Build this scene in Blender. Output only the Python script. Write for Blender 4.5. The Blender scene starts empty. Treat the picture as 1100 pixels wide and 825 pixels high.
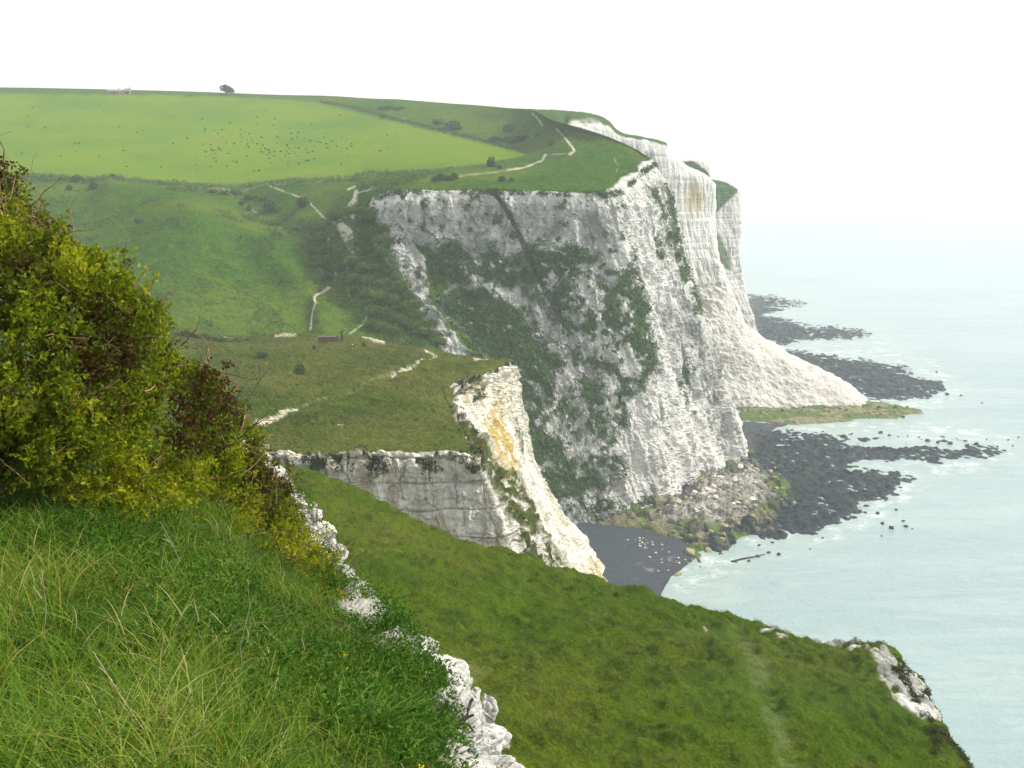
import bpy, math, random
import numpy as np
from mathutils import Vector, Matrix

S = bpy.context.scene
R = math.radians
rng = np.random.default_rng(7)
random.seed(7)

# ------------------------------------------------------------------ camera, sky, sun, exposure
PW, PH, FPX, HOR = 1100.0, 825.0, 1100.0, 197.0
PITCH = math.atan((PH/2-HOR)/FPX)
EYE = np.array([0.0, 0.0, 100.0])
cd = bpy.data.cameras.new('camera'); cam = bpy.data.objects.new('camera', cd)
S.collection.objects.link(cam); S.camera = cam
cam.location = EYE; cam.rotation_euler = (math.pi/2-PITCH, 0, 0)
cd.sensor_width = 36; cd.lens = 36*FPX/PW; cd.clip_start = 0.05; cd.clip_end = 60000

SUN_EL, SUN_AZ = R(46), R(78)           # azimuth from +Y (view) towards +X (the sea)
w = bpy.data.worlds.new('World'); S.world = w; w.use_nodes = True
wn = w.node_tree; bg = wn.nodes['Background']
sky = wn.nodes.new('ShaderNodeTexSky'); sky.sky_type = 'NISHITA'; sky.sun_disc = False
sky.sun_elevation = SUN_EL; sky.sun_rotation = SUN_AZ
sky.air_density = 1.0; sky.dust_density = 6.0; sky.ozone_density = 0.4; sky.altitude = 0
veil = wn.nodes.new('ShaderNodeMix'); veil.data_type = 'RGBA'      # thin high cloud veiling the whole sky
veil.inputs[0].default_value = 0.75; veil.inputs[7].default_value = (5.9, 5.85, 5.7, 1)
wn.links.new(sky.outputs[0], veil.inputs[6]); wn.links.new(veil.outputs[2], bg.inputs[0]); bg.inputs[1].default_value = 0.15
sl = bpy.data.lights.new('sun', 'SUN'); sl.energy = 3.7; sl.angle = R(0.8); sl.color = (1.0, 0.95, 0.85)
so = bpy.data.objects.new('sun', sl); S.collection.objects.link(so)
sdir = Vector((math.sin(SUN_AZ)*math.cos(SUN_EL), math.cos(SUN_AZ)*math.cos(SUN_EL), math.sin(SUN_EL)))
so.rotation_euler = sdir.to_track_quat('Z', 'Y').to_euler()
so.location = (200, 0, 300)
S.view_settings.view_transform = 'Standard'; S.view_settings.look = 'None'
S.view_settings.gamma = 1; S.view_settings.use_curve_mapping = False
S.view_settings.exposure = 0.55
S.cycles.max_bounces = 6; S.cycles.volume_bounces = 1; S.cycles.transparent_max_bounces = 8
S.cycles.sample_clamp_indirect = 4

# ------------------------------------------------------------------ projection helpers
cp, sp = math.cos(PITCH), math.sin(PITCH)
def at(px, py, D):
    """world point seen at photo pixel (px,py) at forward distance D (metres along +Y)"""
    x = (px-PW/2)/FPX; y = -(py-PH/2)/FPX
    dy = cp + y*sp; dz = -sp + y*cp
    t = D/dy
    return np.array([x*t, D, EYE[2]+dz*t])
def at_z(px, py, z):
    px = np.asarray(px, float); py = np.asarray(py, float)
    x = (px-PW/2)/FPX; y = -(py-PH/2)/FPX
    dy = cp + y*sp; dz = -sp + y*cp
    t = (z-EYE[2])/dz
    return np.stack([x*t, dy*t, np.zeros_like(t)+z], -1)
def proj(P):
    d = P-EYE
    f = d[..., 1]*cp - d[..., 2]*sp
    u = d[..., 1]*sp + d[..., 2]*cp
    f = np.where(np.abs(f) < 1e-3, 1e-3, f)
    return PW/2+FPX*d[..., 0]/f, PH/2-FPX*u/f

# ------------------------------------------------------------------ noise
def _h(ix, iy, iz, seed):
    h = (ix.astype(np.int64)*374761393 + iy.astype(np.int64)*668265263 + iz.astype(np.int64)*2147483647 + seed*974634777) & 0xffffffff
    h = ((h ^ (h >> 13))*1274126177) & 0xffffffff
    h = ((h ^ (h >> 16))*2246822519) & 0xffffffff
    return ((h ^ (h >> 15)) & 0xffffff)/float(0xffffff)
def vn(x, y, z, seed=0):
    x0, y0, z0 = np.floor(x), np.floor(y), np.floor(z)
    fx, fy, fz = x-x0, y-y0, z-z0
    s = lambda t: t*t*t*(t*(t*6-15)+10)
    u, v, ww = s(fx), s(fy), s(fz)
    r = 0
    for a in (0, 1):
        for b in (0, 1):
            for c in (0, 1):
                r = r + _h(x0+a, y0+b, z0+c, seed)*(u if a else 1-u)*(v if b else 1-v)*(ww if c else 1-ww)
    return r*2-1
def fbm(P, s, oct=4, seed=0, g=0.5, l=2.03):
    s = np.array(s if hasattr(s, '__len__') else (s, s, s), float)
    x, y, z = P[..., 0]*s[0], P[..., 1]*s[1], P[..., 2]*s[2]
    x, y = x*0.8-y*0.6+7.3, x*0.6+y*0.8+3.1
    a, r, n = 1.0, 0, 0
    for k in range(oct):
        r = r + a*vn(x, y, z, seed+k); n += a
        x, y, z = (x*0.8-y*0.6)*l+11.1, (x*0.6+y*0.8)*l+5.7, z*l+2.9
        a *= g
    return r/n
def worley(P, s, seed=0):
    s = np.array(s if hasattr(s, '__len__') else (s, s, s), float)
    q = P*s; c = np.floor(q); d1 = np.full(q.shape[:-1], 9.0); d2 = d1.copy(); idv = np.zeros(q.shape[:-1])
    for a in (-1, 0, 1):
        for b in (-1, 0, 1):
            for e in (-1, 0, 1):
                cc = c+np.array([a, b, e])
                o = np.stack([_h(cc[..., 0], cc[..., 1], cc[..., 2], seed+k) for k in (1, 2, 3)], -1)
                d = np.sqrt((((cc+o)-q)**2).sum(-1))
                nid = o[..., 0]
                near = d < d1
                d2 = np.where(near, d1, np.minimum(d2, d)); idv = np.where(near, nid, idv); d1 = np.where(near, d, d1)
    return d1, d2, idv
def ss(a, b, x):
    t = np.clip((x-a)/(b-a), 0, 1); return t*t*(3-2*t)
def sdpoly(px, py, poly):
    """signed distance (positive inside) to a closed outline"""
    P = np.array(poly, float); d = np.full(px.shape, 1e9); ins = np.zeros(px.shape, bool)
    for k in range(len(P)):
        a, b = P[k-1], P[k]; e = b-a
        wx, wy = px-a[0], py-a[1]
        t = np.clip((wx*e[0]+wy*e[1])/max(e@e, 1e-9), 0, 1)
        d = np.minimum(d, np.hypot(wx-e[0]*t, wy-e[1]*t))
        c = (a[1] > py) != (b[1] > py)
        with np.errstate(divide='ignore', invalid='ignore'):
            ins ^= c & (px < (b[0]-a[0])*(py-a[1])/((b[1]-a[1]) or 1e-9)+a[0])
    return np.where(ins, d, -d)
def dline(px, py, pts, closed=False):
    d = np.full(px.shape, 1e9)
    for a, b in zip(pts[:-1], pts[1:]):
        a, b = np.array(a, float), np.array(b, float); e = b-a
        wx, wy = px-a[0], py-a[1]
        t = np.clip((wx*e[0]+wy*e[1])/max(e@e, 1e-9), 0, 1)
        d = np.minimum(d, np.hypot(wx-e[0]*t, wy-e[1]*t))
    return d

# ------------------------------------------------------------------ mesh + object helpers
def mesh_np(name, V, F, attrs=None, smooth=True):
    """V (n,3); F (m,4) or (m,3) int; attrs {name: (n,) or (n,3)}"""
    me = bpy.data.meshes.new(name); V = np.ascontiguousarray(V, np.float32)
    me.vertices.add(len(V)); me.vertices.foreach_set('co', V.ravel())
    k = F.shape[1]; me.loops.add(F.size); me.polygons.add(len(F))
    me.loops.foreach_set('vertex_index', np.ascontiguousarray(F, np.int32).ravel())
    me.polygons.foreach_set('loop_start', np.arange(0, F.size, k, dtype=np.int32))
    me.polygons.foreach_set('loop_total', np.full(len(F), k, np.int32))
    me.polygons.foreach_set('use_smooth', np.full(len(F), smooth))
    me.update(calc_edges=True)
    for a, v in (attrs or {}).items():
        v = np.asarray(v, np.float32)
        if v.ndim == 1:
            me.attributes.new(a, 'FLOAT', 'POINT').data.foreach_set('value', v)
        else:
            c = np.ones((len(V), 4), np.float32); c[:, :3] = v
            me.attributes.new(a, 'FLOAT_COLOR', 'POINT').data.foreach_set('color', c.ravel())
    return me
def link(name, me, mat=None, parent=None, **props):
    o = bpy.data.objects.new(name, me); S.collection.objects.link(o)
    if mat and me and not me.materials: me.materials.append(mat)
    if parent: o.parent = parent
    for k, v in props.items():
        if v is not None: o[k] = v
    return o
def empty(name, loc, rz=0, **props):
    o = bpy.data.objects.new(name, None); S.collection.objects.link(o)
    o.location = loc; o.rotation_euler = (0, 0, rz); o.empty_display_size = 0.3
    for k, v in props.items(): o[k] = v
    return o
def copy_tree(o, parent=None):
    c = o.copy(); S.collection.objects.link(c); c.parent = parent
    for ch in list(o.children): copy_tree(ch, c)
    return c

def pchip(t, P, tq):
    """monotone cubic through P (n,...) at knots t"""
    h = np.diff(t); sh = (len(h),)+(1,)*(P.ndim-1); hh = h.reshape(sh)
    d = np.diff(P, axis=0)/hh
    m = np.zeros_like(P)
    if len(t) > 2:
        w1 = (2*hh[1:]+hh[:-1]); w2 = (hh[1:]+2*hh[:-1])
        a, b = d[:-1], d[1:]
        with np.errstate(divide='ignore', invalid='ignore'):
            hm = (w1+w2)/(w1/a+w2/b)
        m[1:-1] = np.where((a*b) > 0, hm, 0)
        m[1:-1] = np.where(np.isfinite(m[1:-1]), m[1:-1], 0)*0.75 + 0.25*(a+b)/2
    m[0], m[-1] = d[0], d[-1]
    i = np.clip(np.searchsorted(t, tq, 'right')-1, 0, len(t)-2)
    s = ((tq-t[i])/h[i]).reshape((-1,)+(1,)*(P.ndim-1)); hi = h[i].reshape(s.shape)
    return ((2*s**3-3*s**2+1)*P[i]+(s**3-2*s**2+s)*hi*m[i]+(-2*s**3+3*s**2)*P[i+1]+(s**3-s**2)*hi*m[i+1])

class Patch:
    """a terrain sheet: control points in plan + height, refined to a fine grid"""
    def __init__(s, ctrl, step=1.4, cap=400):
        C = np.array(ctrl, float)                                   # rows, cols, 3 (world)
        px, py = proj(C)
        pr = np.hypot(np.diff(px, axis=0), np.diff(py, axis=0)); pc = np.hypot(np.diff(px, axis=1), np.diff(py, axis=1))
        lr = np.clip(np.median(pr, axis=1), 3, cap); lc = np.clip(np.median(pc, axis=0), 3, cap)
        lr = np.maximum(lr, np.percentile(np.minimum(pr, cap), 80, axis=1)); lc = np.maximum(lc, np.percentile(np.minimum(pc, cap), 80, axis=0))
        tr = np.r_[0, np.cumsum(lr)]; tc = np.r_[0, np.cumsum(lc)]
        q = lambda t, l: np.unique(np.concatenate([np.linspace(t[k], t[k+1], max(3, int(l[k]/step)+1)) for k in range(len(l))]))
        s.qr, s.qc = q(tr, lr), q(tc, lc); s.tr, s.tc = tr, tc
        G = pchip(tr, C, s.qr)
        G = np.swapaxes(pchip(tc, np.swapaxes(G, 0, 1), s.qc), 0, 1)
        s.G = np.ascontiguousarray(G); s.base = s.G.copy()
        s.px, s.py = proj(s.G)
        s.ri = np.interp(s.qr, tr, np.arange(len(tr)))[:, None]*np.ones((1, len(s.qc)))
        s.ci = np.interp(s.qc, tc, np.arange(len(tc)))[None, :]*np.ones((len(s.qr), 1))
    def normals(s):
        a = np.gradient(s.G, axis=0); b = np.gradient(s.G, axis=1)
        n = np.cross(a, b); n /= np.linalg.norm(n, axis=-1, keepdims=True)+1e-9
        return n
    def faces(s, sel=None):
        r, c = s.G.shape[:2]
        i = np.arange(r*c).reshape(r, c)
        F = np.stack([i[:-1, :-1], i[1:, :-1], i[1:, 1:], i[:-1, 1:]], -1)
        return F.reshape(-1, 4) if sel is None else F[sel]
    def build(s, classes, attrs, mat):
        """classes: list of (name, boolean face grid, props)"""
        V = s.G.reshape(-1, 3); out = []
        A = {k: v.reshape(len(V), -1).squeeze() for k, v in attrs.items()}
        for name, sel, props in classes:
            F = s.faces(sel)
            if not len(F): continue
            u, inv = np.unique(F, return_inverse=True)
            me = mesh_np(name, V[u], inv.reshape(-1, 4), {k: v[u] for k, v in A.items()}, smooth=not ('cliff' in name or 'rock' in name or 'outcrop' in name))
            out.append(link(name, me, mat, **props))
        return out
    def near(s, px, py, rows=None):
        X, Y = proj(s.G); d = (X-px)**2+(Y-py)**2
        if rows is not None: d = np.where((s.ri >= rows[0]) & (s.ri <= rows[1]), d, 1e12)
        # among close candidates take the nearest to the eye
        c = d < max(d.min()*4, 2.0)
        k = np.argmin(np.where(c, s.G[..., 1]+d*3, 1e12))
        return Vector(s.G.reshape(-1, 3)[k])
def fc(a):  # vertex grid -> face grid mean
    return (a[:-1, :-1]+a[1:, :-1]+a[1:, 1:]+a[:-1, 1:])/4

# ------------------------------------------------------------------ materials
def new_mat(name):
    m = bpy.data.materials.new(name); m.use_nodes = True
    nt = m.node_tree; nt.nodes.clear()
    return m, NB(nt)
class NB:
    def __init__(s, nt): s.t = nt
    def n(s, typ, **k):
        nd = s.t.nodes.new(typ)
        for a, v in k.items(): setattr(nd, a, v)
        return nd
    def set(s, sock, v):
        if v is None: return
        if isinstance(v, bpy.types.NodeSocket): s.t.links.new(v, sock)
        elif isinstance(v, (tuple, list)) and len(v) == 3 and sock.type == 'RGBA': sock.default_value = (*v, 1)
        else: sock.default_value = v
    def math(s, op, a, b=None, clamp=False):
        nd = s.n('ShaderNodeMath', operation=op, use_clamp=clamp); s.set(nd.inputs[0], a); s.set(nd.inputs[1], b); return nd.outputs[0]
    def mix(s, f, a, b, mode='MIX'):
        nd = s.n('ShaderNodeMix', data_type='RGBA', blend_type=mode); nd.clamp_factor = True
        s.set(nd.inputs[0], f); s.set(nd.inputs[6], a); s.set(nd.inputs[7], b); return nd.outputs[2]
    def pos(s): return s.n('ShaderNodeNewGeometry').outputs['Position']
    def scale(s, v, k):
        nd = s.n('ShaderNodeVectorMath', operation='MULTIPLY'); s.set(nd.inputs[0], v); nd.inputs[1].default_value = k; return nd.outputs[0]
    def noise(s, v, sc=1.0, det=4, rough=0.55, dist=0.0):
        nd = s.n('ShaderNodeTexNoise'); s.set(nd.inputs['Vector'], v); nd.inputs['Scale'].default_value = sc
        nd.inputs['Detail'].default_value = det; nd.inputs['Roughness'].default_value = rough; nd.inputs['Distortion'].default_value = dist
        return nd.outputs['Fac']
    def vor(s, v, sc=1.0, feat='F1'):
        nd = s.n('ShaderNodeTexVoronoi', feature=feat); s.set(nd.inputs['Vector'], v); nd.inputs['Scale'].default_value = sc; return nd.outputs['Distance']
    def ramp(s, v, a, b):
        nd = s.n('ShaderNodeMapRange', interpolation_type='SMOOTHSTEP'); s.set(nd.inputs[0], v)
        nd.inputs[1].default_value = a; nd.inputs[2].default_value = b; return nd.outputs[0]
    def attr(s, name): return s.n('ShaderNodeAttribute', attribute_name=name)
    def sep(s, v):
        nd = s.n('ShaderNodeSeparateColor'); s.set(nd.inputs[0], v); return nd.outputs
    def bump(s, h, st=0.5, d=0.1, nrm=None):
        nd = s.n('ShaderNodeBump'); s.set(nd.inputs['Height'], h); nd.inputs['Strength'].default_value = st; nd.inputs['Distance'].default_value = d
        if nrm: s.set(nd.inputs['Normal'], nrm)
        return nd.outputs[0]
    def pbr(s, col, rough=0.9, nrm=None, spec=0.2, **k):
        nd = s.n('ShaderNodeBsdfPrincipled'); s.set(nd.inputs['Base Color'], col); s.set(nd.inputs['Roughness'], rough)
        s.set(nd.inputs['Specular IOR Level'], spec)
        if nrm: s.set(nd.inputs['Normal'], nrm)
        for a, v in k.items(): s.set(nd.inputs[a.replace('_', ' ')], v)
        return nd.outputs[0]
    def out(s, sh, vol=False):
        o = s.n('ShaderNodeOutputMaterial'); s.t.links.new(sh, o.inputs['Volume' if vol else 'Surface'])

def terrain_mat(name, g1, g2, g3, scale=1.0, chalk=(0.72, 0.71, 0.68), dirty=(0.42, 0.41, 0.38), field=(0.2, 0.33, 0.05), fine=2.0, strata=1.0, scrub=(0.030, 0.060, 0.016), joints=0.0, beds=0.4):
    """m1 = grass / scrub / pasture share, m2 = bare path / yellow stain / grime"""
    m, b = new_mat(name)
    p = b.pos(); a1 = b.sep(b.attr('m1').outputs['Color']); a2 = b.sep(b.attr('m2').outputs['Color'])
    n1 = b.noise(p, 0.02*scale, 5, 0.6); n2 = b.noise(p, 0.22*scale, 5, 0.65); n3 = b.noise(p, fine*scale, 4, 0.7)
    # chalk: beds, weathering runs, flint lines, small hollows
    bed = b.noise(b.scale(p, (0.05, 0.05, 1.1*strata)), 1.0, 4, 0.6, 0.2)
    run = b.noise(b.scale(p, (0.35, 0.35, 0.03)), 1.0, 5, 0.6, 0.3)
    blot = b.noise(p, 0.12*scale, 6, 0.7)
    pit = b.noise(p, 1.6*scale, 5, 0.75)
    flint = b.ramp(b.noise(b.scale(p, (0.09, 0.09, 2.4*strata)), 1.0, 2, 0.5), 0.60, 0.68)
    c = b.mix(b.ramp(run, 0.42, 0.66), chalk, dirty)
    c = b.mix(b.math('MULTIPLY', b.ramp(bed, 0.5, 0.68), beds), c, dirty)
    c = b.mix(b.math('MULTIPLY', flint, b.math('MULTIPLY', b.ramp(blot, 0.4, 0.6), beds*1.2)), c, (0.2, 0.2, 0.19))
    c = b.mix(b.math('MULTIPLY', b.ramp(pit, 0.56, 0.7), 0.6), c, (0.24, 0.24, 0.22))
    sz_ = b.n('ShaderNodeSeparateXYZ'); b.set(sz_.inputs[0], p)
    wv_ = b.noise(b.scale(p, (0.03, 0.03, 0.03)), 1.0, 3, 0.6); wf_ = b.noise(p, 0.5*scale, 3, 0.7)
    zz = b.math('ADD', b.math('MULTIPLY', sz_.outputs[2], 0.36*strata), b.math('ADD', b.math('MULTIPLY', wv_, 2.2), b.math('MULTIPLY', wf_, 0.35)))
    band = b.ramp(b.math('ABSOLUTE', b.math('SUBTRACT', b.math('FRACT', zz), 0.5)), 0.09, 0.02)
    c = b.mix(b.math('MULTIPLY', band, b.math('MULTIPLY', b.ramp(b.noise(p, 0.35*scale, 4, 0.7), 0.42, 0.6), 0.55)), c, (0.24, 0.24, 0.23))
    vc = b.noise(b.scale(p, (0.9*scale, 0.9*scale, 0.10*scale)), 1.0, 5, 0.75, 0.6)
    c = b.mix(b.math('MULTIPLY', b.ramp(b.math('ABSOLUTE', b.math('SUBTRACT', vc, 0.5)), 0.022, 0.004), 0.6), c, (0.22, 0.22, 0.21))
    grime_shade = b.math('MULTIPLY', a2[2], b.ramp(b.math('ADD', b.math('MULTIPLY', blot, 0.6), b.math('MULTIPLY', pit, 0.4)), 0.36, 0.62))
    c = b.mix(grime_shade, c, (0.17, 0.18, 0.17))
    if joints:
        sx_ = b.n('ShaderNodeSeparateXYZ'); b.set(sx_.inputs[0], p)
        wa = b.noise(b.scale(p, (0.25, 0.25, 0.25)), 1.0, 4, 0.6)
        wb = b.noise(b.scale(p, (0.06, 0.06, 0.5)), 1.0, 3, 0.6)
        def lines(v, k, warp, amt, wd):
            q = b.math('ADD', b.math('MULTIPLY', v, k), b.math('MULTIPLY', warp, amt))
            return b.ramp(b.math('ABSOLUTE', b.math('SUBTRACT', b.math('FRACT', q), 0.5)), wd, 0.0)
        crack = b.math('MAXIMUM', lines(sx_.outputs[0], joints, wa, 1.0, 0.035), lines(sx_.outputs[2], joints*1.1, wb, 0.6, 0.05))
        c = b.mix(b.math('MULTIPLY', crack, b.math('MULTIPLY', b.ramp(n2, 0.42, 0.6), 0.8)), c, (0.20, 0.19, 0.15))
    yel = b.math('MULTIPLY', a2[1], b.ramp(b.math('ADD', b.math('MULTIPLY', run, 0.6), b.math('MULTIPLY', pit, 0.4)), 0.38, 0.56))
    c = b.mix(yel, c, b.mix(n3, (0.42, 0.32, 0.10), (0.30, 0.21, 0.05)))
    # grass
    g = b.mix(b.ramp(n2, 0.35, 0.65), g1, g2)
    g = b.mix(b.math('MULTIPLY', b.ramp(n1, 0.42, 0.62), 0.8), g, g3)
    terr = b.noise(b.scale(p, (0.05*scale, 0.25*scale, 0.9*scale)), 1.0, 4, 0.65, 0.5)
    g = b.mix(b.math('MULTIPLY', b.ramp(terr, 0.50, 0.66), 0.45), g, tuple(x*0.55 for x in g1))
    g = b.mix(b.math('MULTIPLY', b.ramp(n3, 0.42, 0.66), 0.6), g, tuple(x*0.42 for x in g1))
    g = b.mix(b.math('MULTIPLY', b.ramp(n3, 0.48, 0.30), 0.45), g, tuple(x*1.35 for x in g3))
    fs = b.noise(b.scale(p, (0.012, 0.12, 0.12)), 1.0, 4, 0.6)
    f = b.mix(b.ramp(fs, 0.3, 0.7), field, (field[0]*1.25, field[1]*0.98, field[2]))
    f = b.mix(b.math('MULTIPLY', b.ramp(n1, 0.4, 0.7), 0.8), f, (field[0]*0.62, field[1]*0.78, field[2]*1.5))
    f = b.mix(b.math('MULTIPLY', b.ramp(n3, 0.5, 0.75), 0.5), f, (field[0]*0.7, field[1]*0.68, field[2]))
    g = b.mix(a1[2], g, f)
    scn = b.mix(b.ramp(n3, 0.35, 0.7), scrub, tuple(x*2.1 for x in scrub))
    g = b.mix(a1[1], g, scn)
    col = b.mix(a1[0], c, g)
    bare = b.mix(b.ramp(n3, 0.3, 0.7), (0.52, 0.49, 0.41), (0.27, 0.25, 0.17))
    col = b.mix(a2[0], col, bare)
    hch = b.math('ADD', b.math('MULTIPLY', pit, 0.5), b.math('ADD', b.math('ADD', b.math('MULTIPLY', bed, beds), b.math('MULTIPLY', run, 0.8))))
    hgr = b.math('ADD', b.math('MULTIPLY', n2, 1.0), b.math('MULTIPLY', n3, 0.6))
    mx = b.n('ShaderNodeMix', data_type='FLOAT'); b.set(mx.inputs[0], a1[0]); b.set(mx.inputs[2], hch); b.set(mx.inputs[3], hgr)
    nrm = b.bump(mx.outputs[0], 0.8, 0.7/scale)
    b.out(b.pbr(col, 0.95, nrm, 0.0))
    return m

M_hill = terrain_mat('downland', (0.026, 0.074, 0.007), (0.046, 0.098, 0.008), (0.080, 0.118, 0.010), 1.0, chalk=(0.64, 0.63, 0.595), field=(0.092, 0.168, 0.008), fine=0.9, dirty=(0.44, 0.44, 0.43), beds=0.42)
M_far = terrain_mat('far_cliff', (0.05, 0.09, 0.03), (0.07, 0.11, 0.035), (0.08, 0.1, 0.04), 0.8, fine=0.6, chalk=(0.60, 0.595, 0.57), dirty=(0.42, 0.42, 0.40), strata=0.5, beds=0.12)
M_head = terrain_mat('headland', (0.038, 0.062, 0.007), (0.062, 0.088, 0.010), (0.105, 0.108, 0.024), 1.0, fine=1.6, strata=1.1, scrub=(0.036, 0.044, 0.012), chalk=(0.70, 0.68, 0.61), dirty=(0.42, 0.38, 0.27), joints=0.27, beds=0.35)
M_terr = terrain_mat('terrace', (0.042, 0.080, 0.005), (0.064, 0.104, 0.006), (0.090, 0.110, 0.011), 2.0, fine=3.5, strata=2)
M_bank = terrain_mat('bank', (0.030, 0.055, 0.008), (0.045, 0.065, 0.010), (0.06, 0.06, 0.02), 8.0, fine=3, strata=6, dirty=(0.4, 0.38, 0.33))

def simple_mat(name, c1, c2, sc, rough=0.85, bump=0.5, bd=0.05, spec=0.08, c3=None):
    m, b = new_mat(name); p = b.pos()
    n = b.noise(p, sc, 5, 0.65); n2 = b.noise(p, sc*6, 3, 0.6)
    c = b.mix(b.ramp(n, 0.35, 0.65), c1, c2)
    if c3: c = b.mix(b.ramp(n2, 0.5, 0.7), c, c3)
    b.out(b.pbr(c, rough, b.bump(b.math('ADD', n, b.math('MULTIPLY', n2, 0.5)), bump, bd), spec)); return m
def leaf_mat(name, cols, trans=0.35, rough=0.6, spec=0.15):
    """leaf colour runs through cols along each leaf's own 'var' value"""
    m, b = new_mat(name)
    r = b.n('ShaderNodeValToRGB'); b.set(r.inputs[0], b.attr('var').outputs['Fac'])
    e = r.color_ramp.elements
    while len(e) < len(cols): e.new(0.5)
    for k, (x, c) in enumerate(cols): e[k].position = x; e[k].color = (*c, 1)
    col = r.outputs[0]
    p = b.pbr(col, rough, None, spec)
    t = b.n('ShaderNodeBsdfTranslucent'); b.set(t.inputs[0], b.mix(1.0, col, (1.3, 1.25, 0.6), 'MULTIPLY'))
    mx = b.n('ShaderNodeMixShader'); mx.inputs[0].default_value = trans
    b.t.links.new(p, mx.inputs[1]); b.t.links.new(t.outputs[0], mx.inputs[2]); b.out(mx.outputs[0]); return m

# ------------------------------------------------------------------ the downland: hill, pasture, gully and the big chalk cliff
H = at
E_cols = [
 [(-170,93,700),(-170,125,590),(-170,160,500),(-170,185,430),(-170,215,400),(-170,250,365),(-170,290,335),(-170,320,310),(-170,350,290),(-170,380,275),(-170,410,262),(-170,480,250)],
 [(0,94,700),(0,125,590),(0,160,500),(0,187,430),(0,213,398),(0,250,362),(0,288,330),(0,320,308),(0,350,288),(0,380,274),(0,410,262),(0,480,250)],
 [(110,96,700),(110,125,595),(110,160,505),(105,192,430),(105,212,400),(110,250,352),(110,288,322),(110,320,302),(110,350,285),(110,380,273),(110,410,262),(110,480,250)],
 [(220,99,700),(220,127,598),(215,162,510),(205,199,432),(200,214,402),(200,240,352),(205,280,326),(210,315,306),(210,348,290),(215,380,275),(215,410,264),(215,480,252)],
 [(300,102,695),(295,128,600),(290,162,512),(285,196,432),(270,222,410),(265,262,356),(280,295,334),(290,320,315),(290,348,298),(290,380,278),(290,410,266),(290,480,254)],
 [(350,103,690),(345,130,600),(345,160,510),(345,191,430),(340,215,400),(336,242,366),(335,272,344),(338,300,328),(338,330,316),(338,355,299),(335,390,278),(335,460,265)],
 [(400,106,680),(392,130,590),(388,160,505),(385,189,425),(383,203,385),(380,222,350),(380,250,336),(385,280,324),(392,310,312),(400,345,302),(405,385,283),(410,450,268)],
 [(430,107,670),(415,130,585),(408,160,500),(403,188,410),(400,200,360),(399,213,338),(412,250,329),(428,285,320),(440,320,310),(455,350,300),(470,390,287),(490,480,270)],
 [(455,109,665),(440,132,580),(432,158,495),(427,187,405),(425,196,350),(425,205,334),(432,250,329),(450,290,321),(470,330,310),(490,365,300),(510,415,288),(540,520,272)],
 [(480,111,660),(470,132,575),(465,158,490),(462,185,400),(463,194,350),(465,203,332),(475,250,328),(490,300,321),(515,350,311),(540,405,301),(560,470,291),(590,600,276)],
 [(510,113,635),(510,133,570),(512,158,485),(515,180,395),(522,193,348),(530,204,330),(540,250,327),(550,300,321),(568,360,314),(590,430,304),(605,515,296),(615,610,284)],
 [(545,116,590),(552,135,535),(560,158,480),(568,178,392),(580,192,347),(590,205,330),(597,255,327),(603,310,322),(613,370,315),(625,440,306),(632,525,298),(637,610,286)],
 [(572,118.5,520),(588,135,478),(605,155,432),(617,175,385),(630,192,348),(641,207,332),(645,260,328),(648,315,322),(652,380,316),(655,450,309),(657,530,299),(660,605,289)],
 [(592,129,462),(612,140,450),(630,155,425),(645,172,390),(657,190,355),(665,205,338),(668,260,331),(675,320,324),(680,390,317),(682,460,311),(682,540,303),(685,605,290)],
 [(625,138,440),(640,147,430),(652,157,415),(662,170,395),(670,183,365),(677,195,348),(685,260,341),(695,330,334),(703,400,327),(708,470,320),(712,535,313),(715,605,295)],
 [(655,148,425),(664,154,418),(672,161,408),(679,168,398),(684,176,375),(688,184,360),(702,260,353),(715,330,347),(727,400,343),(738,460,338),(748,525,331),(755,590,310)],
 [(683,161,410),(687,164,407),(690,167,403),(693,170,398),(696,173,385),(698,178,374),(716,250,366),(732,320,362),(749,390,358),(765,440,356),(780,505,350),(795,580,325)],
 [(694,167,404),(695,168,402),(697,169,402),(698,170,396),(700,171,390),(703,175,384),(724,235,377),(742,305,371),(762,365,368),(783,430,366),(803,492,365),(815,560,335)],
 [(694,168,440),(695,169,440),(697,171,446),(698,173,444),(700,176,442),(702,182,440),(714,235,440),(730,305,438),(748,365,436),(765,420,434),(790,455,430),(800,520,420)],
]
E_cols = [[(-900, y, D) for _, y, D in E_cols[0]]]+E_cols
ctrl = []
for col in E_cols:
    c = [H(*p) for p in col]
    s0 = c[0]; back = s0+np.array([s0[0]*0.12, 90, -22.0]) if col[0][2] > 600 else s0+np.array([s0[0]*0.05, 40, -25.0])
    ctrl.append([back]+c)
E = Patch(np.swapaxes(np.array(ctrl), 0, 1), 1.35, 150)
px, py, P = E.px, E.py, E.base
wx = px+3.0*fbm(P, 0.09, 4, 11)+1.2*fbm(P, 0.5, 3, 12); wy = py+3.0*fbm(P, 0.09, 4, 13)+1.5*fbm(P, 0.5, 3, 14)
gx2 = wx+16*fbm(P, 0.07, 4, 15, 0.65); gy2 = wy+16*fbm(P, 0.07, 4, 16, 0.65)
def pm(poly, w=2.0, X=None, Y=None): return ss(-w, w, sdpoly(wx if X is None else X, wy if Y is None else Y, poly))
face = pm([(399,212),(412,206),(430,203),(470,203),(530,205),(600,206),(643,208),(660,203),(668,193),(686,186),(684,178),(697,172),(760,172),(900,400),(900,700),(600,700),(540,640),(500,420),(480,385),(462,350),(446,330),(432,305),(415,285),(400,262),(414,255),(406,243),(396,228)], 1.3)
veg = 1-face
dark = np.zeros_like(veg)
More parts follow.
